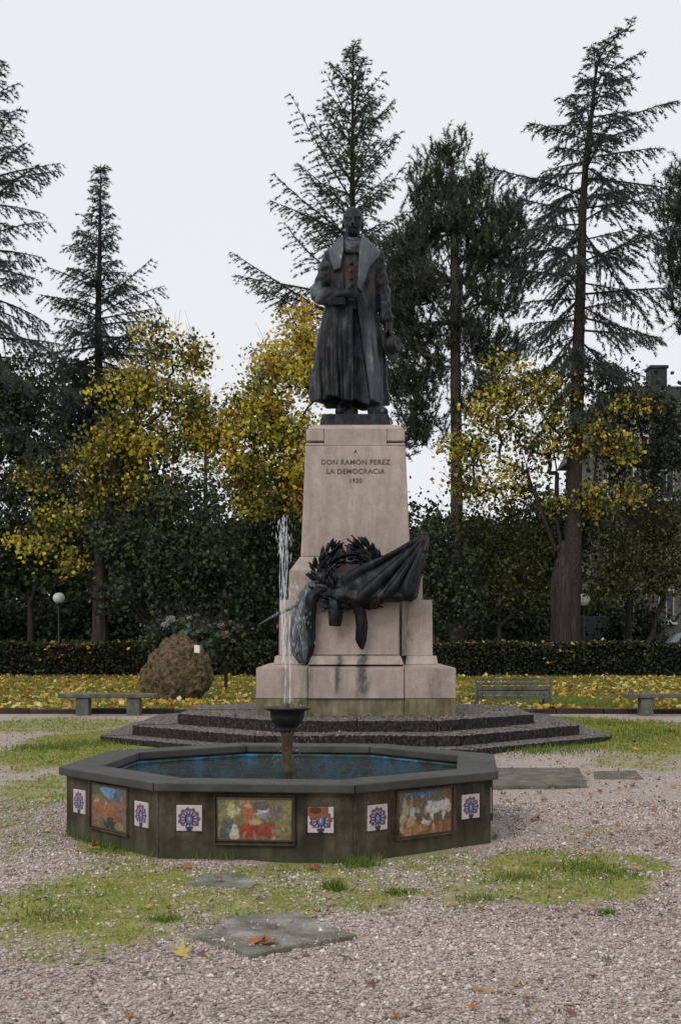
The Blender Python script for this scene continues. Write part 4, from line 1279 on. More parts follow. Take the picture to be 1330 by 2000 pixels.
# ================================================================== trees
def cedar(name, label, base_px, D, trunk, env, seed, elev, mat, n_limb=130, z0=None, droop=0.35, bare=0.06, dens=1.0, trunk_r=0.35, curl=-0.25, br_dens=1.0):
    """trunk: list of (px, py) from top down; env: (py, left px reach, right px reach) rows;
    elev: (py, degrees) limb angle at its start"""
    rng = np.random.default_rng(seed)
    s = D / F
    bx = (base_px - PX0) * s
    root = thing(name, label, 'tree', (bx, D, 0), 0, None)
    tp_ = np.array([[(px - PX0) * s - bx, 0, CAM_H - (py - PY0) * s] for px, py in trunk][::-1])
    tp_ = np.concatenate([[[0, 0, -0.2]], tp_]) if tp_[0, 2] > 0.3 else tp_
    H = tp_[-1, 2]
    zz = np.linspace(0, H, 60)
    tx = np.interp(zz, tp_[:, 2], tp_[:, 0])
    # a top that arches over gets its own path
    tb = Tubes()
    path = np.stack([tx, 0.05 * np.sin(zz), zz], 1)
    rad = trunk_r * (1 - zz / H) ** 0.85 + 0.012 + trunk_r * 0.5 * np.exp(-zz / 0.7)
    tb.path(path, rad, 9)
    tr = link('trunk', tb.mesh('trunk'), M['bark_dark'], root)
    ez = np.array([CAM_H - (r[0] - PY0) * s for r in env][::-1])
    eL = np.array([r[1] * s for r in env][::-1]); eR = np.array([r[2] * s for r in env][::-1])
    lz = np.array([CAM_H - (r[0] - PY0) * s for r in elev][::-1]); la = np.array([r[1] for r in elev][::-1])
    zb = z0 if z0 is not None else ez[0]
    br = Tubes()
    BP, BD, BL, BW = [], [], [], []
    SA, SB, SRa, SRb = [], [], [], []
    gold = 2.39996
    us = (np.arange(n_limb) + rng.random(n_limb) * 0.8) / n_limb
    for i in range(n_limb):
        zt = zb + (H - 0.1 - zb) * (1 - (1 - us[i]) ** 1.15)
        az = i * gold + rng.normal() * 0.35
        ca, sa = math.cos(az), math.sin(az)
        el0 = math.radians(float(np.interp(zt, lz, la)) + rng.normal() * 9)
        # reach at the height of the tip
        k = 0.5 + 0.5 * ca
        for _ in range(2):
            Lr = np.interp(zt, ez, eL) * (1 - k) + np.interp(zt, ez, eR) * k
            ztip = zt + Lr * math.sin(el0) * 0.6
            Lr = np.interp(ztip, ez, eL) * (1 - k) + np.interp(ztip, ez, eR) * k
        L = max(0.25, Lr * (rng.uniform(0.5, 0.85) if rng.random() < 0.4 else rng.uniform(0.85, 1.12)))
        m = max(5, int(L / 0.32))
        tt = np.linspace(0, 1, m)
        el = el0 + (curl + rng.normal() * 0.06) * tt + 0.0
        ds = L / (m - 1) / max(0.6, math.cos(el0))
        azj = az + np.cumsum(rng.normal(size=m) * 0.05)
        dirs = np.stack([np.cos(azj) * np.cos(el), np.sin(azj) * np.cos(el), np.sin(el)], 1)
        p0 = np.array([np.interp(zt, zz, tx), 0.05 * math.sin(zt), zt])
        pts = p0 + np.concatenate([[np.zeros(3)], np.cumsum(dirs[:-1] * ds, 0)])
        r0 = 0.012 + 0.009 * L
        br.path(pts, r0 * (1 - tt) ** 0.8 + 0.008, 4)
        # secondary branchlets
        nb = int(L / 0.15 * br_dens) + 3
        tb_ = bare + (1 - bare) * (np.arange(nb) + rng.random(nb)) / nb
        side = np.where(np.arange(nb) % 2 == 0, 1.0, -1.0)
        q = np.stack([np.interp(tb_, tt, pts[:, c]) for c in range(3)], 1)
        dq = unit(np.stack([np.interp(tb_, tt, dirs[:, c]) for c in range(3)], 1))
        lat = unit(np.cross(dq, np.array([0, 0, 1.0]))) * side[:, None]
        bl_ = (0.34 + 0.36 * np.minimum(L, 5) * (1 - tb_) ** 0.8 * np.clip(tb_ * 4, 0.25, 1)) * rng.uniform(0.5, 1.15, nb)
        bl_ = np.minimum(bl_, 1.9)
        fw = rng.uniform(0.45, 0.95, nb)[:, None]
        bd = unit(dq * fw + lat * rng.uniform(0.35, 0.9, nb)[:, None] + np.array([0, 0, -droop]) * rng.uniform(0.4, 1.3, nb)[:, None])
        end = q + bd * bl_[:, None] * 0.6 - np.array([0, 0, 1.0]) * (0.12 * bl_)[:, None]
        SA.append(q); SB.append(end); SRa.append(np.full(nb, 0.007)); SRb.append(np.full(nb, 0.002))
        # needles along branchlets
        ns = np.maximum(2, (bl_ / 0.075 * dens)).astype(int)
        idx = np.repeat(np.arange(nb), ns)
        f = rng.random(len(idx)) ** 0.85
        pos = q[idx] + bd[idx] * (bl_[idx] * f)[:, None] - np.array([0, 0, 1.0]) * (0.42 * f ** 2 * bl_[idx])[:, None]
        rep = 6
        pos = np.repeat(pos, rep, 0); dd = np.repeat(bd[idx], rep, 0)
        nd = unit(dd * 1.0 + rng.normal(size=dd.shape) * 0.42 + np.array([0, 0, -0.30]))
        BP.append(pos); BD.append(nd); BL.append(rng.uniform(0.10, 0.24, len(pos))); BW.append(np.full(len(pos), 0.033))
        # needles along the limb itself, and its pointed tip
        nl = int(L / 0.035 * dens)
        f = rng.uniform(bare, 1, nl)
        pos = np.stack([np.interp(f, tt, pts[:, c]) for c in range(3)], 1)
        dd = np.stack([np.interp(f, tt, dirs[:, c]) for c in range(3)], 1)
        nd = unit(dd * 0.8 + rng.normal(size=dd.shape) * 0.5)
        BP.append(pos); BD.append(nd); BL.append(rng.uniform(0.10, 0.24, nl)); BW.append(np.full(nl, 0.036))
    br.segs(np.concatenate(SA), np.concatenate(SB), np.concatenate(SRa), np.concatenate(SRb))
    link('branches', br.mesh('branches'), M['bark_dark'], root)['kind'] = 'stuff'
    # leader needles
    f = rng.uniform(0.80, 1.0, 260) * H
    pos = np.stack([np.interp(f, zz, tx), 0 * f, f], 1)
    BP.append(pos); BD.append(unit(rng.normal(size=pos.shape) + np.array([0, 0, 0.9]))); BL.append(rng.uniform(0.1, 0.22, 260)); BW.append(np.full(260, 0.035))
    V, Fc = blades(rng, np.concatenate(BP), np.concatenate(BD), np.concatenate(BL), np.concatenate(BW))
    rn = np.repeat(np.clip(rng.normal(0.45, 0.22, len(Fc)), 0, 1), 3)
    cr = link('crown', mesh_np('crown', V, Fc, {'rnd': rn}), mat, root)
    return root


def skeleton_tree(name, label, base, trunk, clusters, seed, leafs, bark, cat='tree', trunk_r=0.3, tip_r=0.012, group=None, flute=None, expo=0.48, pull=0.55, max_r=None, limbs=(), flare=0.45, mat_needles=False, twig=0.42, top=0.45, shoulder=None):
    """clusters: Nx3 local leaf-clump centres; branches grow to each clump from the nearest wood below it.
    leafs(rng, centres, dirs) -> V, F, rnd, material"""
    rng = np.random.default_rng(seed)
    root = thing(name, label, cat, base, 0, group)
    nodes = [np.array(p, float) for p in trunk]
    par = [-1] + list(range(len(trunk) - 1))
    for lm_ in limbs:
        last = len(trunk) - 1
        for q_ in lm_:
            nodes.append(np.array(q_, float)); par.append(last); last = len(nodes) - 1
    order = np.argsort(np.linalg.norm(clusters - nodes[-1][None] * np.array([1, 1, 0.8]), axis=1))
    tips = []
    for ci in order:
        c = clusters[ci]
        arr = np.array(nodes)
        v = c - arr
        dist = np.linalg.norm(v, axis=1)
        horiz = np.linalg.norm(v[:, :2], axis=1)
        pen = np.where(v[:, 2] < horiz * 0.15, (horiz * 0.15 - v[:, 2]) * 1.2, 0)
        low = np.where(np.arange(len(arr)) < max(1, len(trunk) // 2), 1.5, 0)
        j = int(np.argmin(dist + pen + low))
        m = max(2, int(dist[j] / 0.7))
        p = arr[j]; last = j
        for q in range(1, m + 1):
            u = q / m
            x = p + (c - p) * u
            x = x + np.array([0, 0, -0.10 * dist[j] * math.sin(math.pi * u) * 0.6]) + (rng.normal(size=3) * 0.06 * dist[j] ** 0.5 if q < m else 0)
            nodes.append(x); par.append(last); last = len(nodes) - 1
        tips.append(last)
    nodes = np.array(nodes); par = np.array(par)
    cnt = np.zeros(len(nodes))
    for tnode in tips:
        k = tnode
        while k >= 0:
            cnt[k] += 1; k = par[k]
    r = tip_r * np.maximum(cnt, 1) ** expo
    nt = len(trunk)
    if max_r: r = np.minimum(r, max_r)
    tr = Tubes()
    tz = np.linspace(0, nt - 1, (nt - 1) * 6 + 1)
    tpth = np.stack([np.interp(tz, np.arange(nt), nodes[:nt, k]) for k in range(3)], 1)
    r_top = max(r[nt - 1], trunk_r * top)
    trd = np.interp(tz, [0, (nt - 1) * 0.72, nt - 1], [trunk_r, trunk_r * shoulder if shoulder else (trunk_r * 0.28 + r_top * 0.72), r_top]) + trunk_r * flare * np.exp(-tpth[:, 2] / 0.5)
    sides = 10 if not flute else 40
    tr.path(tpth, trd, sides)
    me = tr.mesh('trunk')
    if flute:
        co = np.empty(len(me.vertices) * 3, np.float32); me.vertices.foreach_get('co', co); co = co.reshape(-1, 3)
        cen = np.stack([np.interp(co[:, 2], tpth[:, 2], tpth[:, k]) for k in range(2)], 1)
        dxy = co[:, :2] - cen
        th = np.arctan2(dxy[:, 1], dxy[:, 0])
        f = 1 + flute * (np.abs(np.sin(th * 3.5 + 0.4 * np.sin(co[:, 2]))) - 0.5) + flute * 0.3 * np.sin(th * 9 + co[:, 2])
        co[:, :2] = cen + dxy * f[:, None]
        me.vertices.foreach_set('co', co.ravel())
    link('trunk', me, M[bark], root)
    idx = np.arange(nt, len(nodes))
    br = Tubes()
    rp = np.minimum(r[par[idx]], r[idx] * 1.6)
    br.segs(nodes[par[idx]], nodes[idx], rp, r[idx], 5)
    if not mat_needles:
        tw = np.repeat(np.array(tips), 7)
        ea = nodes[tw] + (nodes[par[tw]] - nodes[tw]) * rng.uniform(0, 0.5, (len(tw), 1))
        eb = nodes[tw] + rng.normal(size=(len(tw), 3)) * twig + np.array([0, 0, 0.1])
        br.segs(ea, eb, np.full(len(tw), 0.010), np.full(len(tw), 0.004), 3)
    link('branches', br.mesh('branches'), M[bark if bark != 'bark_flute' else 'bark_dark'], root)['kind'] = 'stuff'
    dirs = unit(nodes[tips] - nodes[par[tips]])
    cent = nodes[tips]
    V, Fc, rn, mt = leafs(rng, cent, dirs)
    link('crown', mesh_np('crown', V, Fc, {'rnd': rn}), M[mt], root)
    return root


def broad(n, spread, size, mat, mean=0.55, sd=0.22, cl_sd=0.15, droop=0.3, vfun=None):
    def fn(rng, cen, dirs):
        k = len(cen)
        m = rng.poisson(n, k) + 1
        idx = np.repeat(np.arange(k), m)
        pos = cen[idx] + rng.normal(size=(len(idx), 3)) * np.array([spread, spread, spread * 0.75])
        sz = size * rng.uniform(0.6, 1.2, len(idx))
        V, Fc = kites(rng, pos, sz, droop)
        mu = mean + rng.normal(size=k) * cl_sd
        if vfun is not None: mu = mu + vfun(cen)
        rn = np.clip(mu[idx] + rng.normal(size=len(idx)) * sd, 0, 1)
        return V, Fc, np.repeat(rn, 4), mat
    return fn


def needles(shoots, slen, nlen, per, mat='pine', upw=0.9, spread=0.35, w=0.022):
    def fn(rng, cen, dirs):
        k = len(cen)
        m = rng.poisson(shoots, k) + 2
        idx = np.repeat(np.arange(k), m)
        ax_ = unit(dirs[idx] * 0.5 + rng.normal(size=(len(idx), 3)) * 0.55 + np.array([0, 0, upw]))
        st = cen[idx] + rng.normal(size=(len(idx), 3)) * spread
        L = slen * rng.uniform(0.6, 1.3, len(idx))
        jj_ = np.repeat(np.arange(len(idx)), per)
        f = rng.random(len(jj_))
        pos = st[jj_] + ax_[jj_] * (L[jj_] * f)[:, None]
        d = unit(ax_[jj_] * 0.8 + unit(rng.normal(size=(len(jj_), 3))) * 0.75)
        V, Fc = blades(rng, pos, d, nlen * rng.uniform(0.7, 1.2, len(jj_)), np.full(len(jj_), w))
        rn = np.clip(0.45 + rng.normal(size=len(idx))[jj_] * 0.15 + rng.normal(size=len(jj_)) * 0.15, 0, 1)
        return V, Fc, np.repeat(rn, 3), mat
    return fn


def fill(rng, boxes, D, base, depth=1.0):
    """clump centres in image ellipses (px, py, rx, ry, n) at depth D -> local coordinates"""
    out = []
    s = D / F
    for (px, py, rx, ry, n) in boxes:
        u = rng.normal(size=(n, 3)); u = unit(u) * (rng.random((n, 1)) ** (1 / 2.2))
        x = (px - PX0) * s + u[:, 0] * rx * s
        z = CAM_H - (py - PY0) * s + u[:, 2] * ry * s
        y = u[:, 1] * min(rx, ry * 1.5) * s * depth
        out.append(np.stack([x - base[0], y + D - base[1], np.maximum(z, 0.25)], 1))
    return np.concatenate(out)


def at(px, D): return ((px - PX0) * D / F, D, 0.0)


# --- cedars against the sky
cedar('cedar_tree', 'tall dark cedar cut off by the left edge of the picture', -18, 58, [(-12, 110), (-14, 400), (-18, 1290)],
      [(120, 8, 14), (160, 22, 40), (215, 30, 48), (300, 60, 112), (385, 70, 150), (460, 80, 122), (560, 110, 118), (640, 130, 150), (760, 150, 175), (860, 150, 175)],
      21, [(120, 35), (300, 28), (450, 12), (700, -4), (1000, -12)], M['cedar'], n_limb=112, dens=1.15, trunk_r=0.45)
cedar('cedar_tree', 'slender pointed cedar second from the left edge', 193, 64, [(198, 322), (193, 600), (192, 1290)],
      [(325, 4, 4), (380, 14, 14), (420, 26, 24), (455, 52, 34), (490, 66, 40), (520, 70, 56), (560, 100, 128), (600, 125, 140), (660, 135, 140), (760, 150, 150), (850, 140, 140)],
      22, [(325, 40), (480, 22), (560, 22), (700, 0), (1000, -10)], M['cedar'], n_limb=130, dens=1.1, trunk_r=0.42, curl=-0.15)
cedar('cedar_tree', 'tall feathery cedar rising directly behind the bronze statue', 690, 64, [(690, 88), (688, 300), (690, 1290)],
      [(90, 3, 3), (130, 38, 22), (180, 58, 76), (210, 70, 92), (260, 88, 98), (310, 140, 98), (350, 130, 98), (390, 208, 100), (450, 160, 112), (520, 190, 120), (575, 228, 125), (640, 210, 130), (690, 238, 135), (780, 210, 140)],
      23, [(90, 52), (250, 48), (400, 42), (560, 24), (780, 0)], M['cedar_green'], n_limb=122, dens=1.1, trunk_r=0.40, curl=0.05, droop=0.34)
cedar('cedar_tree', 'tall cedar at right with level boughs and a top bent over', 1112, 54,
      [(1240, 46), (1215, 60), (1190, 82), (1172, 108), (1163, 140), (1155, 220), (1145, 300), (1137, 420), (1132, 600), (1122, 900), (1112, 1290)],
      [(48, 2, 2), (80, 4, 10), (125, 44, 88), (165, 60, 86), (200, 66, 140), (235, 118, 165), (285, 135, 190), (335, 190, 195), (400, 165, 190), (440, 150, 185), (500, 175, 195), (545, 190, 195), (600, 165, 200), (660, 150, 190), (720, 120, 150), (800, 80, 110)],
      24, [(48, 35), (200, 22), (300, 14), (420, 4), (520, 2), (600, -6), (720, -22), (800, -25)], M['cedar'], n_limb=100, z0=None, dens=1.35, trunk_r=0.44, curl=-0.10, bare=0.16)
cedar('cedar_tree', 'small distant dark conifer between the yellow trees', 402, 92, [(402, 752), (402, 1290)],
      [(755, 3, 3), (800, 28, 28), (850, 45, 45), (950, 60, 60), (1050, 60, 60)], 25, [(755, 40), (900, 10), (1050, -5)], M['cedar'], n_limb=60, dens=0.5, trunk_r=0.3, br_dens=0.6)

# --- pines
rng = np.random.default_rng(31)
b = at(893, 57)
pc_ = fill(rng, [(885, 312, 18, 26, 7), (842, 365, 22, 34, 9), (932, 372, 18, 30, 8), (885, 385, 40, 36, 12), (812, 412, 20, 26, 6), (880, 445, 88, 30, 28), (975, 445, 42, 40, 14), (1000, 425, 22, 26, 6), (800, 480, 45, 40, 16), (770, 520, 40, 50, 14), (930, 510, 75, 40, 24), (830, 560, 75, 42, 24), (960, 590, 60, 38, 14), (790, 610, 45, 40, 12), (860, 640, 80, 28, 14), (800, 740, 36, 16, 6), (950, 690, 45, 22, 7), (815, 800, 38, 22, 8), (830, 850, 30, 18, 4), (960, 750, 36, 16, 5), (800, 680, 46, 26, 12), (785, 760, 40, 20, 9), (850, 720, 46, 22, 9), (935, 650, 60, 26, 12), (975, 700, 40, 24, 8), (930, 790, 44, 18, 7), (820, 845, 46, 20, 8), (790, 570, 40, 50, 12), (1000, 520, 36, 50, 12)], 57, b, 1.2)
skeleton_tree('pine_tree', 'dark pine with upright needle tufts just right of the statue', b,
              [(0, 0, -0.2), (-0.02, 0, 5.5), (-0.05, 0, 10.5), (-0.10, 0, 16), (-0.14, 0, 19.3), (-0.17, 0, 22.2)], pc_, 32, needles(9, 0.66, 0.21, 58, w=0.032, spread=0.38, upw=1.1), 'bark', trunk_r=0.33, tip_r=0.022, expo=0.40, max_r=0.16)
b = at(1352, 56)
pc_ = fill(rng, [(1335, 360, 16, 28, 6), (1330, 410, 34, 40, 14), (1350, 470, 60, 50, 16), (1330, 540, 40, 30, 10), (1345, 620, 55, 40, 12)], 56, b, 1.0)
skeleton_tree('pine_tree', 'dark pine mostly beyond the right edge of the picture', b, [(0, 0, -0.2), (0, 0, 6), (0, 0, 14), (0, 0, 20.5)], pc_, 33, needles(9, 0.66, 0.21, 58, w=0.032, spread=0.38, upw=1.1), 'bark_dark', trunk_r=0.32, tip_r=0.022, expo=0.4, max_r=0.14)

# --- autumn trees
rng = np.random.default_rng(41)
b = at(560, 54)
cl = fill(rng, [(585, 650, 26, 44, 9), (555, 720, 62, 52, 32), (610, 720, 24, 70, 18), (500, 790, 70, 42, 34), (420, 850, 80, 34, 34), (560, 850, 66, 56, 38), (480, 920, 80, 38, 30), (575, 940, 50, 50, 30), (520, 985, 70, 28, 20), (598, 605, 10, 20, 3)], 54, b, 1.1)
skeleton_tree('autumn_tree', 'bright yellow leaved tree left of the statue and pedestal', b, [(0, 0, -0.2), (0.05, 0, 2.6), (-0.1, 0.05, 5.0), (-0.2, 0, 7.4)], cl, 42,
              broad(52, 0.36, 0.195, 'yellow_leaf', 0.60, 0.10, 0.26, vfun=lambda c: np.clip((c[:, 2] - 8.5) * 0.035, -0.18, 0.14)), 'bark_dark', trunk_r=0.20, tip_r=0.010)
b = at(196, 54)
cl = fill(rng, [(330, 690, 60, 40, 14), (380, 690, 22, 44, 8), (300, 640, 30, 26, 5), (270, 760, 90, 45, 34), (350, 790, 70, 45, 26), (230, 850, 60, 50, 30), (190, 900, 60, 40, 22), (330, 870, 80, 50, 24), (205, 970, 50, 35, 14), (110, 1010, 60, 30, 10), (70, 1060, 55, 35, 9), (150, 1090, 50, 24, 7), (290, 960, 70, 40, 14), (90, 930, 45, 30, 6)], 54, b, 1.1)
skeleton_tree('autumn_tree', 'thinning yellow green tree with a thick pale trunk on the left', b, [(0, 0, -0.2), (0.0, 0, 2.4), (0.05, 0.02, 5.2), (0.4, 0, 7.6), (1.0, 0, 9.9)], cl, 43,
              broad(42, 0.36, 0.195, 'yellow_leaf', 0.48, 0.10, 0.26, vfun=lambda c: np.clip((6.0 - c[:, 2]) * 0.10, 0, 0.25)), 'bark_flute', trunk_r=0.36, tip_r=0.010, flute=0.10)
b = at(1101, 54)
cl = fill(rng, [(1010, 740, 60, 50, 22), (960, 800, 70, 45, 24), (1080, 770, 60, 50, 20), (1050, 850, 90, 50, 26), (920, 880, 60, 35, 22), (930, 945, 60, 40, 20), (1010, 930, 60, 50, 14), (1150, 850, 60, 40, 13), (1210, 880, 50, 30, 9), (1170, 970, 50, 26, 10), (1110, 985, 55, 26, 10), (1240, 960, 40, 24, 6), (1240, 800, 40, 30, 5)], 54, b, 1.1)
def lp(*pp): return [(P(px, py, 54).x - b[0], dy, P(px, py, 54).z) for px, py, dy in pp]
skeleton_tree('autumn_tree', 'sparse yellowing tree on a thick fluted trunk at the right', b, [(0, 0, -0.2), (0, 0, 1.8), (-0.02, 0, 3.6), (0.04, 0, 5.6)], cl, 44,
              broad(36, 0.36, 0.195, 'yellow_leaf', 0.50, 0.11, 0.27), 'bark_flute', trunk_r=0.56, tip_r=0.014, flute=0.18, expo=0.45, flare=0.06, max_r=0.20, top=0.30, shoulder=0.90,
              limbs=[lp((1118, 1075, 0.1), (1138, 1030, 0.2), (1158, 975, 0.3), (1166, 900, 0.2)), lp((1085, 1075, 0), (1062, 1020, -0.2), (1040, 960, -0.3), (1015, 880, -0.5)), lp((1098, 1070, 0.2), (1088, 1000, 0.4), (1092, 920, 0.6), (1080, 840, 0.6))])

# --- evergreen shrubs and dark lower trees
def shrub(name, label, px, D, boxes, seed, mat='dark_leaf', n=46, spread=0.42, size=0.20, mean=0.45, cat='shrub', tr=0.10, group=None, h=1.2, bark='bark_dark', sd=0.2):
    rng = np.random.default_rng(seed)
    b = at(px, D)
    cl = fill(rng, boxes, D, b, 1.0)
    return skeleton_tree(name, label, b, [(0, 0, -0.15), (0.03, 0.02, h * 0.5), (0.0, 0, h)], cl, seed + 1, broad(n, spread, size, mat, mean, sd, 0.12), bark, cat, trunk_r=tr, tip_r=0.012, group=group, max_r=0.12)


shrub('evergreen_shrub', 'large dark rounded evergreen behind the boulder', 350, 53.4, [(225, 1050, 70, 60, 34), (350, 1060, 130, 130, 120), (300, 1150, 110, 80, 50), (430, 1140, 80, 90, 50)], 50)
shrub('evergreen_shrub', 'dark olive evergreen close to the left side of the pedestal', 510, 56, [(515, 1080, 75, 110, 70), (480, 1170, 80, 70, 40)], 52, mean=0.5)
shrub('evergreen_tree', 'tall black green evergreen filling the left edge', 60, 58, [(40, 800, 90, 120, 90), (60, 950, 130, 120, 110), (130, 1050, 90, 100, 60), (20, 1080, 90, 90, 50)], 54, cat='tree', tr=0.2, h=3, n=50)
shrub('evergreen_tree', 'dark evergreen tree behind the slender cedar', 200, 66, [(190, 950, 150, 170, 110), (280, 1050, 130, 150, 90), (180, 800, 90, 90, 40)], 56, cat='tree', tr=0.25, h=4, n=50, spread=0.6, size=0.3)
shrub('evergreen_shrub', 'dark leafy shrub just right of the pedestal', 850, 54.5, [(850, 1080, 55, 80, 40), (880, 1170, 50, 70, 30)], 58, mean=0.42)
shrub('evergreen_shrub', 'olive green shrub between the pine trunk and the fluted trunk', 975, 55.5, [(960, 1050, 80, 80, 44), (980, 1140, 75, 70, 40), (1030, 1100, 55, 90, 30)], 60, 'olive_leaf', n=34, mean=0.30, size=0.17)
shrub('evergreen_shrub', 'broad olive green shrub with sparse pale leaves at the right edge', 1260, 56, [(1240, 1070, 90, 90, 70), (1310, 1040, 60, 80, 40), (1210, 1130, 70, 70, 36), (1310, 1130, 50, 70, 24)], 62, 'olive_leaf', n=36, mean=0.30, size=0.17)
shrub('evergreen_tree', 'dark evergreen tree far behind the fluted trunk', 1060, 68, [(1060, 1080, 110, 130, 90), (1130, 1000, 70, 70, 30)], 64, cat='tree', tr=0.25, h=4, n=46, spread=0.6, size=0.3)
shrub('evergreen_tree', 'dark evergreen tree far behind the pedestal', 600, 70, [(540, 1000, 130, 140, 80), (640, 1080, 150, 130, 80), (780, 1090, 110, 110, 60)], 66, cat='tree', tr=0.25, h=4, n=46, spread=0.6, size=0.3)
shrub('evergreen_tree', 'dark bushy tree in front of the house roof', 1225, 60, [(1190, 800, 70, 60, 30), (1240, 900, 80, 60, 34), (1300, 890, 60, 60, 30), (1180, 740, 50, 40, 12), (1270, 990, 80, 50, 34), (1260, 800, 70, 46, 24), (1320, 830, 40, 50, 16)], 68, 'dark_leaf', cat='tree', tr=0.2, h=4, n=30, spread=0.5, size=0.22)

for i, (px, D, y0, w) in enumerate(((-20, 60, 1170, 70), (70, 62, 1190, 75), (160, 60, 1180, 70), (260, 61, 1170, 75), (440, 60, 1170, 80), (540, 62, 1160, 70), (900, 62, 1180, 60), (1000, 60, 1185, 75), (1060, 63, 1170, 60), (1150, 69.5, 1150, 60), (1240, 63, 1180, 50))):
    shrub('laurel_bush', ['dark laurel bush behind the left hedge end', 'dark laurel bush behind the left globe lamp', 'dark laurel bush behind the pale trunk at left', 'dark laurel bush behind the hedge left of the boulder', 'dark laurel bush behind the hedge right of the boulder', 'dark laurel bush beside the left side of the pedestal', 'dark laurel bush behind the pine trunk', 'dark laurel bush between pine trunk and fluted trunk', 'dark laurel bush directly behind the fluted trunk', 'dark laurel bush behind the grey boundary wall', 'dark laurel bush left of the parked car'][i],
          px, D, [(px, (y0 + 1290) / 2, w, (1290 - y0) / 2 + 12, 60)], 200 + 3 * i, n=44, spread=0.5, size=0.26, mean=0.36, h=0.8, group='laurel bushes behind the hedge')
rg = np.random.default_rng(300)
m_ = 26000
wx_ = rg.uniform(-34, 34, m_); wy_ = 92 + rg.random(m_) * 6
wt_ = 7.0 + 5.0 * vnoise(wx_ * 0.22, wx_ * 0, 12)
V, Fc = kites(rg, np.stack([wx_, wy_, rg.random(m_) ** 0.8 * wt_], 1), rg.uniform(0.5, 1.0, m_), 0.2)
tag(link('far_trees', mesh_np('far_trees', V, Fc, {'rnd': np.repeat(np.clip(rg.normal(0.4, 0.22, m_), 0, 1), 4)}), M['dark_leaf']), 'dark mass of distant trees closing the view behind the park', None, None, 'stuff')

# planting around the boulder
shrub('glaucous_plant', 'spiky blue green plant right behind the boulder', 392, 33.5, [(392, 1250, 24, 26, 16)], 70, 'glaucous', n=22, spread=0.16, size=0.20, cat='plant', tr=0.02, h=0.6)
def flower_shrub(label, px, D, boxes, heads, mat, seed):
    root = shrub('flowering_shrub', label, px, D, boxes, seed, 'dark_leaf', n=30, spread=0.22, size=0.14, cat='shrub', tr=0.03, h=0.7)
    rg = np.random.default_rng(seed + 9)
    for (hx, hy, hr) in heads:
        c = P(hx, hy, D - 0.9)
        loc = np.array([c.x - root.location.x, -0.9, c.z])
        pos = loc + unit(rg.normal(size=(110, 3))) * hr * np.array([1.2, 1, 0.75])
        V, Fc = kites(rg, pos, np.full(110, hr * 0.7), -0.2)
        o = link('flower_head', mesh_np('flower_head', V, Fc, {'rnd': np.repeat(rg.random(110), 4)}), M[mat], root)
    return root
flower_shrub('white flowering shrub behind the top of the boulder', 348, 37, [(330, 1240, 40, 28, 22), (375, 1235, 40, 24, 16)], [(334, 1209, 0.085), (323, 1219, 0.075), (371, 1207, 0.055)], 'white_petal', 72)
flower_shrub('shrub with faded pinkish flower heads right of the boulder', 440, 38, [(438, 1240, 34, 30, 24), (455, 1262, 30, 20, 10)], [(432, 1222, 0.07), (440, 1240, 0.09), (455, 1252, 0.05)], 'pink_petal', 76)

# ================================================================== hedges
def hedge(label, x0, x1, D, h, seed, waves=0.05):
    rg = np.random.default_rng(seed)
    root = thing('hedge', label, 'hedge', ((x0 + x1) / 2, D, 0), 0, 'clipped hedges at the back of the lawn')
    L = x1 - x0
    n = int(L / 0.5)
    # core: boxy body with an uneven top
    xs_ = np.linspace(-L / 2, L / 2, n)
    V, Fq = [], []
    for x in xs_:
        t_ = h - 0.12 + waves * math.sin(x * 1.3) + rg.normal() * 0.02
        V += [(x, -0.45, 0), (x, -0.48, t_ * 0.6), (x, -0.42, t_), (x, 0.42, t_), (x, 0.45, 0)]
    for i in range(n - 1):
        for k in range(4):
            Fq.append((i * 5 + k, (i + 1) * 5 + k, (i + 1) * 5 + k + 1, i * 5 + k + 1))
    link('twigs', mesh_np('twigs', V, Fq), M['core'], root)
    m = int(L * 900)
    x = rg.uniform(-L / 2, L / 2, m)
    top = h + waves * np.sin(x * 1.3) + (vnoise(x * 2, x * 0, seed) - 0.5) * 0.10
    q = rg.random(m)
    y = np.where(q < 0.62, -0.5 + rg.normal(size=m) * 0.06, rg.uniform(-0.5, 0.45, m))
    z = np.where(q < 0.62, rg.uniform(0, 1, m) * top, top + rg.normal(size=m) * 0.05 - 0.05)
    V, Fc = kites(rg, np.stack([x, y, z], 1), 0.13 * rg.uniform(0.6, 1.2, m), 0.0)
    o = link('foliage', mesh_np('foliage', V, Fc, {'rnd': np.repeat(np.clip(rg.normal(0.45, 0.24, m), 0, 1), 4)}), M['hedge_leaf'], root)
    return root


hedge('long dark clipped hedge left of the monument', -17.0, -2.0, 51.5, 1.34, 81)
hedge('long dark clipped hedge right of the monument', 2.6, 17.0, 51.5, 1.36, 82)

# fallen leaves resting on the hedges and strewn over the lawn
def litter(name, label, pts, size, seed, mean=0.5, sd=0.25):
    rg = np.random.default_rng(seed)
    V, Fc = kites(rg, pts, size * rg.uniform(0.5, 1.2, len(pts)), -0.05, 0.40, flat=0.72)
    mu = mean + (vnoise(pts[:, 0] * 0.5, pts[:, 1] * 0.5, seed) - 0.5) * 0.9
    rn = np.clip(rg.normal(0, sd, len(pts)) + mu, 0, 1)
    o = link(name, mesh_np(name, V, Fc, {'rnd': np.repeat(rn, 4)}), M['litter'])
    return tag(o, label, None, None, 'stuff')


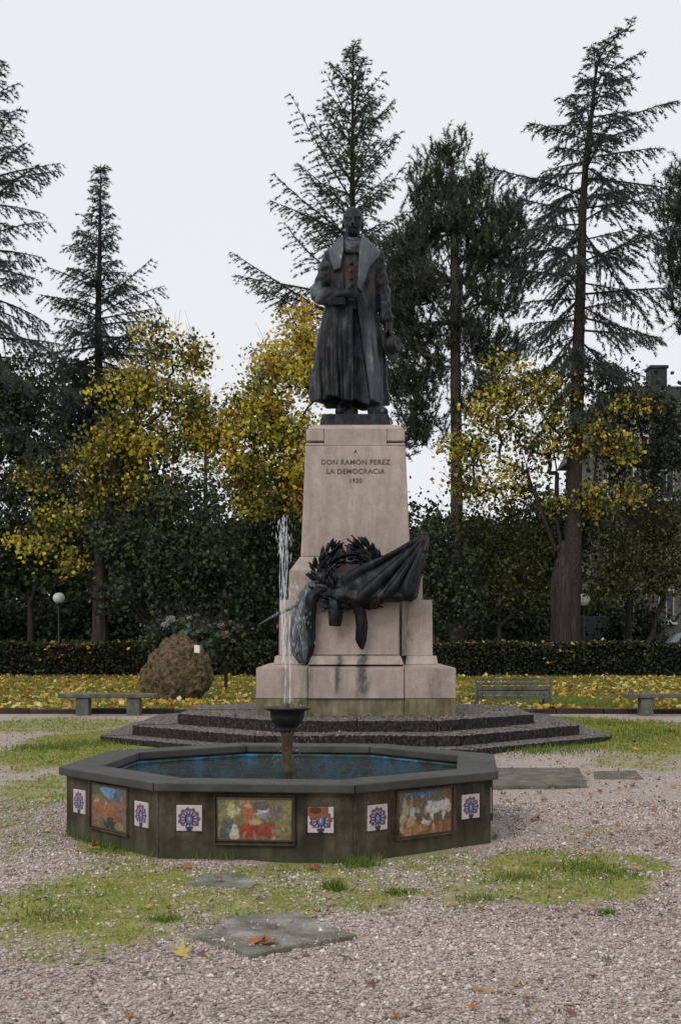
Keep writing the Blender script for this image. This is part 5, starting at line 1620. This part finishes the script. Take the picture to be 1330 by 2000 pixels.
rng = np.random.default_rng(91)
n = 12000
ly_ = LY + (51 - LY) * rng.random(n) ** 1.15
lx_ = rng.uniform(-0.29, 0.29, n) * ly_
keep = vnoise(lx_ * 0.35, ly_ * 0.35, 77) + 0.25 * (lx_ < -4) + 0.1 * rng.random(n) > 0.42
lx_, ly_ = lx_[keep], ly_[keep]
lz_ = 0.07 + (vnoise(lx_ * 0.6, ly_ * 0.6, 5) - 0.4) * 0.10
litter('fallen_leaves', 'yellow and orange fallen leaves strewn over the lawn', np.stack([lx_, ly_, lz_], 1), 0.17, 92, 0.52)
hx = np.concatenate([rng.normal(-10.8, 1.3, 160), rng.normal(7.6, 2.0, 150), rng.uniform(-17, 17, 130)])
hx = hx[np.abs(hx - 0.3) > 2.6]
pts = np.stack([hx, 51.5 - 0.5 + rng.random(len(hx)) * 0.9, 1.36 + 0.05 * np.sin(hx * 1.3) + rng.normal(size=len(hx)) * 0.03], 1)
fr = rng.random(len(pts)) < 0.25
pts[fr, 1] = 50.95; pts[fr, 2] = rng.uniform(0.5, 1.3, fr.sum())
litter('fallen_leaves', 'orange fallen leaves caught on top of the hedges', pts, 0.20, 93, 0.45)

# grass on the lawn
n = 60000
gy_ = LY + 0.05 + 24 * rng.random(n) ** 1.4
gx_ = rng.uniform(-0.29, 0.29, n) * gy_
gz_ = 0.04 + (vnoise(gx_ * 0.6, gy_ * 0.6, 5) - 0.4) * 0.10 * np.clip((gy_ - LY) / 2, 0, 1)
V, Fc = blades(rng, np.stack([gx_, gy_, gz_], 1), unit(rng.normal(size=(n, 3)) * 0.4 + np.array([0, 0, 1.0])), rng.uniform(0.05, 0.12, n), np.full(n, 0.022))
tag(link('grass', mesh_np('grass', V, Fc, {'rnd': np.repeat(np.clip(rng.normal(0.42, 0.2, n), 0, 1), 3)}), M['grass']), 'short green lawn grass under the fallen leaves', None, None, 'stuff')

# grass and moss tufts on the gravel
n = 230000
cy_ = 5.0 + 21.5 * rng.random(n)
cx_ = rng.uniform(-0.29, 0.29, n) * cy_
mk = moss_at(cx_, cy_)
mk2 = mk + (vnoise(cx_ * 7, cy_ * 7, 4) - 0.5) * 0.9
keep = (mk > 0.08) & (rng.random(n) < np.clip((mk2 - 0.42) * 1.6, 0, 0.75))
inF = (np.hypot(cx_ - FX, cy_ - FY) < 1.87)
inP = (np.hypot(cx_ - MX, cy_ - MY) < 4.1)
keep &= ~inF & ~inP
cx_, cy_, mk = cx_[keep], cy_[keep], mk[keep]
n = len(cx_)
ln = np.where(rng.random(n) < 0.12, rng.uniform(0.03, 0.07, n), rng.uniform(0.010, 0.028, n)) * (0.7 + 0.03 * cy_)
V, Fc = blades(rng, np.stack([cx_, cy_, ground_z(cx_, cy_)], 1), unit(rng.normal(size=(n, 3)) * 0.6 + np.array([0, 0, 0.8])), ln, 0.004 + 0.0007 * cy_)
rn = np.clip(rng.normal(0.55, 0.2, n) - (vnoise(cx_ * 2.5, cy_ * 2.5, 8) - 0.5) * 0.9, 0, 1)
tag(link('moss', mesh_np('moss', V, Fc, {'rnd': np.repeat(rn, 3)}), M['moss_tuft']), 'yellow green moss and short grass spreading over the gravel', None, None, 'stuff')

# taller grass: round the basin's foot, tufts, along the steps
TP_ = []
for k in range(8):
    a_, b_ = octv(1.85, k), octv(1.85, k + 1)
    for u in np.arange(0, 1, 0.006):
        if vnoise(np.array([u * 6 + k * 9.0]), np.array([k * 3.0]), 6)[0] > 0.52:
            p = a_.lerp(b_, float(u))
            TP_.append((FX + p.x * random.uniform(1.0, 1.03), FY + p.y * random.uniform(1.0, 1.03), random.uniform(0.03, 0.085)))
vtx = octv(1.85, 1)
for (px, py, n_, rad, hh) in ((652, 1735, 220, 0.06, 0.09), (700, 1690, 200, 0.13, 0.10), (1130, 1700, 500, 0.28, 0.05), (1010, 1716, 260, 0.15, 0.05), (1190, 1712, 240, 0.16, 0.05), (320, 1800, 160, 0.07, 0.05), (775, 1745, 160, 0.09, 0.05), (935, 1760, 160, 0.09, 0.05), (100, 1790, 300, 0.20, 0.04), (250, 1660, 200, 0.2, 0.06),
                            (90, 1462, 500, 0.5, 0.09), (190, 1452, 400, 0.5, 0.08), (1100, 1464, 600, 0.7, 0.10), (1200, 1440, 700, 0.9, 0.09), (1290, 1430, 500, 0.8, 0.09), (1180, 1415, 600, 1.0, 0.09), (1040, 1470, 300, 0.4, 0.10), (280, 1445, 250, 0.4, 0.08), (1185, 1785, 120, 0.05, 0.05)):
    x, y = gxy(px, py)
    for _ in range(n_):
        TP_.append((x + random.gauss(0, rad * 0.6), y + random.gauss(0, rad * 0.6), hh * random.uniform(0.4, 1.2)))
TP_ = np.array(TP_)
V, Fc = blades(rng, np.stack([TP_[:, 0], TP_[:, 1], ground_z(TP_[:, 0], TP_[:, 1]) - 0.004], 1), unit(rng.normal(size=(len(TP_), 3)) * 0.35 + np.array([0, 0, 1.0])), TP_[:, 2], 0.004 + 0.0006 * TP_[:, 1])
tag(link('grass', mesh_np('grass', V, Fc, {'rnd': np.repeat(np.clip(rng.normal(0.4, 0.2, len(TP_)), 0, 1), 3)}), M['grass']), 'green grass tufts round the fountain foot and steps', None, None, 'stuff')

# loose gravel stones near the camera
n = 135000
sy_ = np.sqrt(rng.uniform(4.6 ** 2, 12.5 ** 2, n))
sx_ = rng.uniform(-0.29, 0.29, n) * sy_
mk = moss_at(sx_, sy_) + (vnoise(sx_ * 7, sy_ * 7, 4) - 0.5) * 0.9
keep = (rng.random(n) > np.clip(mk * 1.5 - 0.35, 0, 0.93)) & (np.hypot(sx_ - FX, sy_ - FY) > 1.87)
sx_, sy_ = sx_[keep], sy_[keep]
n = len(sx_)
sr = rng.gamma(2.6, 0.0025, n).clip(0.0028, 0.0145)
base = np.array([[1, 0, 0], [-1, 0, 0], [0, 1, 0], [0, -1, 0], [0, 0, 1], [0, 0, -1]], float)
vv = base[None] + rng.normal(size=(n, 6, 3)) * 0.28
vv *= sr[:, None, None] * np.stack([rng.uniform(0.8, 1.4, n), rng.uniform(0.8, 1.4, n), rng.uniform(0.5, 0.9, n)], 1)[:, None, :]
ca_, sa_ = np.cos(rng.random(n) * 6.28), np.sin(rng.random(n) * 6.28)
lift = np.zeros(n)
for (cx0, cy0, rx0, ry0) in ((gxy(535, 1833)[0], gxy(535, 1833)[1], 0.34, 0.27),):
    q = ((sx_ - cx0) / rx0) ** 2 + ((sy_ - cy0) / ry0) ** 2
    lift = np.where((q < 1.4) & (rng.random(n) < np.clip((q - 0.3) * 0.4, 0.02, 0.14)), 0.028, lift)      # stones kicked onto the slab
V = vv + np.stack([sx_, sy_, ground_z(sx_, sy_) + sr * 0.25 + lift], 1)[:, None, :]
f = np.array([[0, 2, 4], [2, 1, 4], [1, 3, 4], [3, 0, 4], [2, 0, 5], [1, 2, 5], [3, 1, 5], [0, 3, 5]])
Fc = (f[None] + (np.arange(n) * 6)[:, None, None]).reshape(-1, 3)
rn = np.clip(rng.normal(0.46, 0.24, n) + (vnoise(sx_ * 0.8, sy_ * 0.8, 21) - 0.5) * 0.35, 0, 1)
tag(link('gravel', mesh_np('gravel', V.reshape(-1, 3), Fc, {'rnd': np.repeat(rn, 6)}, True), M['pebble']), 'loose pinkish grey gravel stones covering the court', None, None, 'stuff')

# crumbled leaf bits and twigs too small to count
n = 9000
qy_ = np.sqrt(rng.uniform(4.8 ** 2, 24 ** 2, n)); qx_ = rng.uniform(-0.29, 0.29, n) * qy_
keep = (np.hypot(qx_ - FX, qy_ - FY) > 1.9) & (np.hypot(qx_ - MX, qy_ - MY) > 4.3) & (rng.random(n) < 0.25 + 0.9 * vnoise(qx_ * 0.5, qy_ * 0.5, 31) * (0.5 + (qx_ > 0.3)))
qx_, qy_ = qx_[keep], qy_[keep]; n = len(qx_)
V, Fc = kites(rng, np.stack([qx_, qy_, ground_z(qx_, qy_) + 0.014], 1), rng.uniform(0.012, 0.034, n) * (0.7 + 0.035 * qy_), -0.05, 0.35, flat=0.6)
tag(link('leaf_crumbs', mesh_np('leaf_crumbs', V, Fc, {'rnd': np.repeat(np.clip(rng.normal(0.18, 0.2, n), 0, 1), 4)}), M['litter']), 'crumbled brown leaf bits scattered over the gravel', None, None, 'stuff')

# fallen leaves that can be told apart on the gravel
def maple_leaf(seed, curl):
    rg = random.Random(seed)
    V = [(0, 0, 0)]
    lob = [(-150, .35), (-125, .62), (-100, .40), (-62, .92), (-35, .45), (0, 1.0), (35, .45), (62, .92), (100, .40), (125, .62), (150, .35), (176, .15)]
    for a, r in lob:
        r *= rg.uniform(0.85, 1.1)
        x, y = r * math.sin(R(a)), r * math.cos(R(a))
        V.append((x, y, curl * (r ** 2) * (0.5 + 0.5 * math.cos(2 * R(a) + seed)) + rg.uniform(-.04, .04)))
    n = len(lob)
    Fc = [(0, 1 + i, 1 + (i + 1) % n) for i in range(n)]
    # stalk
    k = len(V)
    V += [(-0.02, -0.1, 0.0), (0.02, -0.1, 0.0), (0.0, -0.75, 0.06)]
    Fc.append((k, k + 1, k + 2))
    return mesh_np('leaf', V, Fc)


leaf_kinds = {}
for kc in ('brown', 'orange', 'yellow', 'purple', 'tan'):
    L_ = []
    for s in range(3):
        me = maple_leaf(s * 7 + len(kc), (0.25, 0.5, 0.7)[s]); me.materials.append(M['leaf_' + kc]); L_.append(me)
    leaf_kinds[kc] = L_
hero = [(500, 1853, 'orange', .115, 'orange brown fallen leaf on the large foreground slab'), (528, 1856, 'orange', .10, 'second orange leaf lying at the front edge of the large foreground slab'), (416, 1815, 'brown', .085, 'curled brown leaf at the back left corner of the foreground slab'),
        (352, 1873, 'yellow', .11, 'pale yellow fallen leaf left of the foreground slab'), (392, 1873, 'purple', .07, 'dark purplish leaf beside the pale yellow leaf'), (410, 1880, 'yellow', .06, 'small yellow leaf next to the dark purplish leaf'),
        (612, 1697, 'orange', .11, 'large orange leaf at the foot of the fountain front'), (186, 1657, 'yellow', .11, 'bright yellow leaf at the fountain foot on the left'), (366, 1699, 'orange', .075, 'orange leaf in the moss behind the small slab'), (350, 1697, 'yellow', .07, 'yellow leaf beside the orange leaf in the moss'),
        (425, 1728, 'brown', .10, 'reddish brown leaf on the small sunken slab'), (612, 1793, 'tan', .06, 'tan leaf right behind the foreground slab'), (931, 1714, 'yellow', .06, 'yellow leaf in the grass right of the fountain'), (1040, 1686, 'orange', .07, 'orange leaf at the top of the right grass patch'),
        (922, 1977, 'orange', .05, 'orange leaf near the bottom edge right of centre'), (776, 1992, 'orange', .055, 'orange leaf cut by the bottom edge'), (1290, 1950, 'brown', .06, 'brown leaf near the lower right corner'), (255, 1990, 'orange', .05, 'orange leaf at the bottom edge on the left'),
        (100, 1492, 'yellow', .16, 'yellow leaf pile left of the fountain rim'), (885, 1773, 'tan', .06, 'tan leaf in gravel below the right grass patch'), (15, 1712, 'brown', .09, 'brown leaf at the left edge beside the moss'), (640, 1775, 'tan', .05, 'small tan leaf in the moss right of the grass tuft')]
for (px, py, kc, s, lb) in hero:
    x, y = gxy(px, py)
    o = link('fallen_leaf', leaf_kinds[kc][random.randrange(3)], None, None, (x, y, 0.022 + float(ground_z(np.array([x]), np.array([y]))[0])))
    if 'slab' in lb and ' on the ' in lb or 'edge of the large' in lb: o.location.z = 0.045
    s *= 0.78
    o.scale = (s, s, s); o.rotation_euler = (random.uniform(-.25, .25), random.uniform(-.25, .25), random.uniform(0, 6.28))
    tag(o, lb, 'leaf', 'fallen leaves on the gravel')
regions = [(980, 1330, 1480, 1640, 70, ('brown', 'brown', 'purple', 'orange'), 'small reddish brown leaf scattered on the gravel right of the fountain'),
           (850, 1330, 1640, 1800, 26, ('brown', 'tan'), 'small brown leaf on the gravel in the right middle ground'),
           (0, 1330, 1850, 2000, 22, ('brown', 'tan', 'purple'), 'small brown leaf on the foreground gravel'),
           (0, 340, 1430, 1640, 40, ('brown', 'tan', 'yellow'), 'small faded leaf on the gravel left of the fountain'),
           (60, 800, 1690, 1800, 26, ('tan', 'brown', 'yellow'), 'small faded leaf on the moss in front of the fountain'),
           (980, 1330, 1402, 1475, 50, ('brown', 'yellow', 'tan'), 'small autumn leaf on the grassy gravel right of the steps')]
rl = random.Random(17)
for (x0, x1, y0, y1, cnt, kinds_, lb) in regions:
    for _ in range(cnt):
        x, y = gxy(rl.uniform(x0, x1), rl.uniform(y0, y1))
        if math.hypot(x - FX, y - FY) < 1.95 or math.hypot(x - MX, y - MY) < 4.35: continue
        s = rl.uniform(0.028, 0.055) * (0.75 + 0.035 * y)
        o = link('fallen_leaf', leaf_kinds[rl.choice(kinds_)][rl.randrange(3)], None, None, (x, y, 0.012 + s * 0.12 + float(ground_z(np.array([x]), np.array([y]))[0])))
        o.scale = (s, s, s); o.rotation_euler = (rl.uniform(-.35, .35), rl.uniform(-.35, .35), rl.uniform(0, 6.28))
        tag(o, lb, 'leaf', lb.replace('small', 'scattered').replace('leaf', 'leaves', 1))
# wet leaves caught on the steps
for i in range(60):
    k = rl.choice((0, 0, 7, 1)); i_t = rl.choice((0, 1, 2))
    Rr = RS[i_t] - rl.uniform(0.03, 0.35)
    a_, b_ = octv(Rr, k, PR), octv(Rr, k + 1, PR)
    p = a_.lerp(b_, rl.random())
    s = rl.uniform(0.05, 0.09)
    o = link('fallen_leaf', leaf_kinds[rl.choice(('brown', 'purple', 'tan'))][rl.randrange(3)], None, None, (MX + p.x, MY + p.y, ZS[i_t + 1] + 0.014))
    o.scale = (s, s, s); o.rotation_euler = (rl.uniform(-.2, .2), rl.uniform(-.2, .2), rl.uniform(0, 6.28))
    tag(o, 'small wet brown leaf stuck to the dark monument steps', 'leaf', 'wet leaves on the steps')

# ================================================================== buildings behind
HD = 72.0
hs = thing('house', 'beige house with dark slate roof and tall chimney behind the right trees', 'house', (P(1290, 1245, HD).x, HD + 5, 0))
s_ = HD / F
def hz(py): return CAM_H + (PY0 - py) * s_
def hxp(px): return (px - PX0) * s_ - hs.location.x
xl, xr = hxp(1165), hxp(1440)
link('wall', box_mesh('wall', ((xl + xr) / 2, 0, hz(870) / 2), (xr - xl, 10, hz(870))), M['render_wall'], hs)
bm = bmesh.new()
zt, ze = hz(742), hz(872)
rp = [(xl - 0.5, -5.5, ze), (xr + 0.5, -5.5, ze), (xr + 0.5, 5.5, ze), (xl - 0.5, 5.5, ze), (xl + 1.2, -3.2, zt), (xr - 1.2, -3.2, zt), (xr - 1.2, 3.2, zt), (xl + 1.2, 3.2, zt)]
vs = [bm.verts.new(p) for p in rp]
for f in ((0, 1, 2, 3), (4, 5, 6, 7), (0, 1, 5, 4), (1, 2, 6, 5), (2, 3, 7, 6), (3, 0, 4, 7)): bm.faces.new([vs[i] for i in f])
rf = link('roof', bm_mesh('roof', bm), M['slate'], hs)
chx = (hxp(1285) + hxp(1318)) / 2
box('chimney', (chx, -2.6, (hz(705) + hz(850)) / 2), (hxp(1318) - hxp(1285), 1.2, hz(705) - hz(850)), M['slate'], rf, 0.03)
box('chimney_cap', (chx, -2.6, hz(703)), (hxp(1318) - hxp(1285) + 0.16, 1.36, 0.18), M['slate'], rf, 0.03)
def house_window(px0, px1, py0, py1, y, dormer=False):
    x0, x1, z1, z0 = hxp(px0), hxp(px1), hz(py0), hz(py1)
    if dormer:
        box('dormer', ((x0 + x1) / 2, y + 1.0, (z0 + z1) / 2 + 0.1), (x1 - x0 + 0.5, 1.96, z1 - z0 + 0.5), M['render_wall'], hs, 0.02)
    w = box('window', ((x0 + x1) / 2, y - 0.03, (z0 + z1) / 2), (x1 - x0, 0.10, z1 - z0), M['frame_white'], hs, 0.01)
    for sx in (-1, 1):
        box('pane', ((x0 + x1) / 2 + sx * (x1 - x0) * 0.23, y - 0.09, (z0 + z1) / 2), ((x1 - x0) * 0.40, 0.02, (z1 - z0) * 0.86), M['glass_dark'], w)
    box('sill', ((x0 + x1) / 2, y - 0.12, z0 - 0.08), (x1 - x0 + 0.3, 0.28, 0.12), M['frame_white'], w, 0.01)
for (a_, b_) in ((1200, 1222), (1238, 1262), (1330, 1354)):
    house_window(a_, b_, 798, 850, -5.0, True)
for (y0, y1) in ((915, 975), (1035, 1100), (1150, 1215)):
    for (a_, b_) in ((1185, 1212), (1235, 1262), (1285, 1315), (1345, 1372)):
        house_window(a_, b_, y0, y1, -5.0)

tag(box('boundary_wall', (P(1190, 1245, 66).x, 66, 1.35), (5.6, 0.3, 2.7), M['greywall'], None, 0.02), 'dark grey boundary wall between the fluted trunk and the car', 'wall')
tag(box('garden_wall', (P(855, 1245, 70).x, 70, 1.7), (3.0, 0.3, 3.4), M['ochre_wall'], None, 0.02), 'ochre rendered wall glimpsed just right of the pedestal', 'wall')
tag(box('low_wall', (P(60, 1245, 62).x, 62, 0.75), (12.0, 0.4, 1.5), M['greywall'], None, 0.04), 'low dark grey wall behind the left lamp post', 'wall')

# parked car at the right edge
car = thing('parked_car', 'pale grey parked car half hidden behind the hedge at the right edge', 'car', (P(1345, 1245, 61).x, 61, 0))
prof = [(-2.1, 0.35), (-2.15, 0.75), (-2.0, 1.05), (-1.15, 1.18), (-0.55, 1.78), (0.2, 1.92), (1.2, 1.90), (1.85, 1.75), (2.1, 1.15), (2.15, 0.6), (2.05, 0.35)]
bm = bmesh.new()
A_ = [bm.verts.new((x, -0.85 if z < 1.2 else -0.68, z)) for x, z in prof]
B_ = [bm.verts.new((x, 0.85 if z < 1.2 else 0.68, z)) for x, z in prof]
bm.faces.new(A_); bm.faces.new(B_)
for i in range(len(prof)): bm.faces.new((A_[i], A_[(i + 1) % len(prof)], B_[(i + 1) % len(prof)], B_[i]))
bmesh.ops.recalc_face_normals(bm, faces=bm.faces)
bmesh.ops.bevel(bm, geom=list(bm.edges), offset=0.06, segments=2, affect='EDGES')
body = link('body', bm_mesh('body', bm, True), M['carpaint'], car)
for (x0, x1, xa, xb) in ((-0.85, 0.1, -0.5, 0.1), (0.18, 1.05, 0.18, 1.05), (1.13, 1.75, 1.13, 1.62)):
    bm = bmesh.new()
    v = [bm.verts.new(p) for p in ((x0, -0.86, 1.22), (x1, -0.86, 1.22), (xb, -0.70, 1.74), (xa, -0.70, 1.74))]
    bm.faces.new(v)
    bmesh.ops.solidify(bm, geom=list(bm.faces), thickness=0.02)
    link('side_window', bm_mesh('side_window', bm), M['glass_dark'], car)
wh = lathe_mesh('wheel', [(0.001, -0.1), (0.2, -0.1), (0.33, -0.09), (0.34, 0), (0.33, 0.09), (0.001, 0.1)], 24)
wr_ = lathe_mesh('wheel_rim', [(0.001, 0.115), (0.10, 0.115), (0.2, 0.10)], 20)
for x in (-1.35, 1.3):
    for y in (-0.80, 0.80):
        w = link('wheel', wh, M['tyre'], car, (x, y, 0.34)); w.rotation_euler = (R(90) if y < 0 else R(-90), 0, 0)
        link('wheel_rim', wr_, M['rimmetal'], w)
for y in (-0.6, 0.6):
    box('headlight', (-2.12, y, 0.82), (0.08, 0.3, 0.14), M['opal'], car, 0.02)
    box('tail_light', (2.12, y, 0.95), (0.06, 0.18, 0.3), M['redlamp'], car, 0.02)
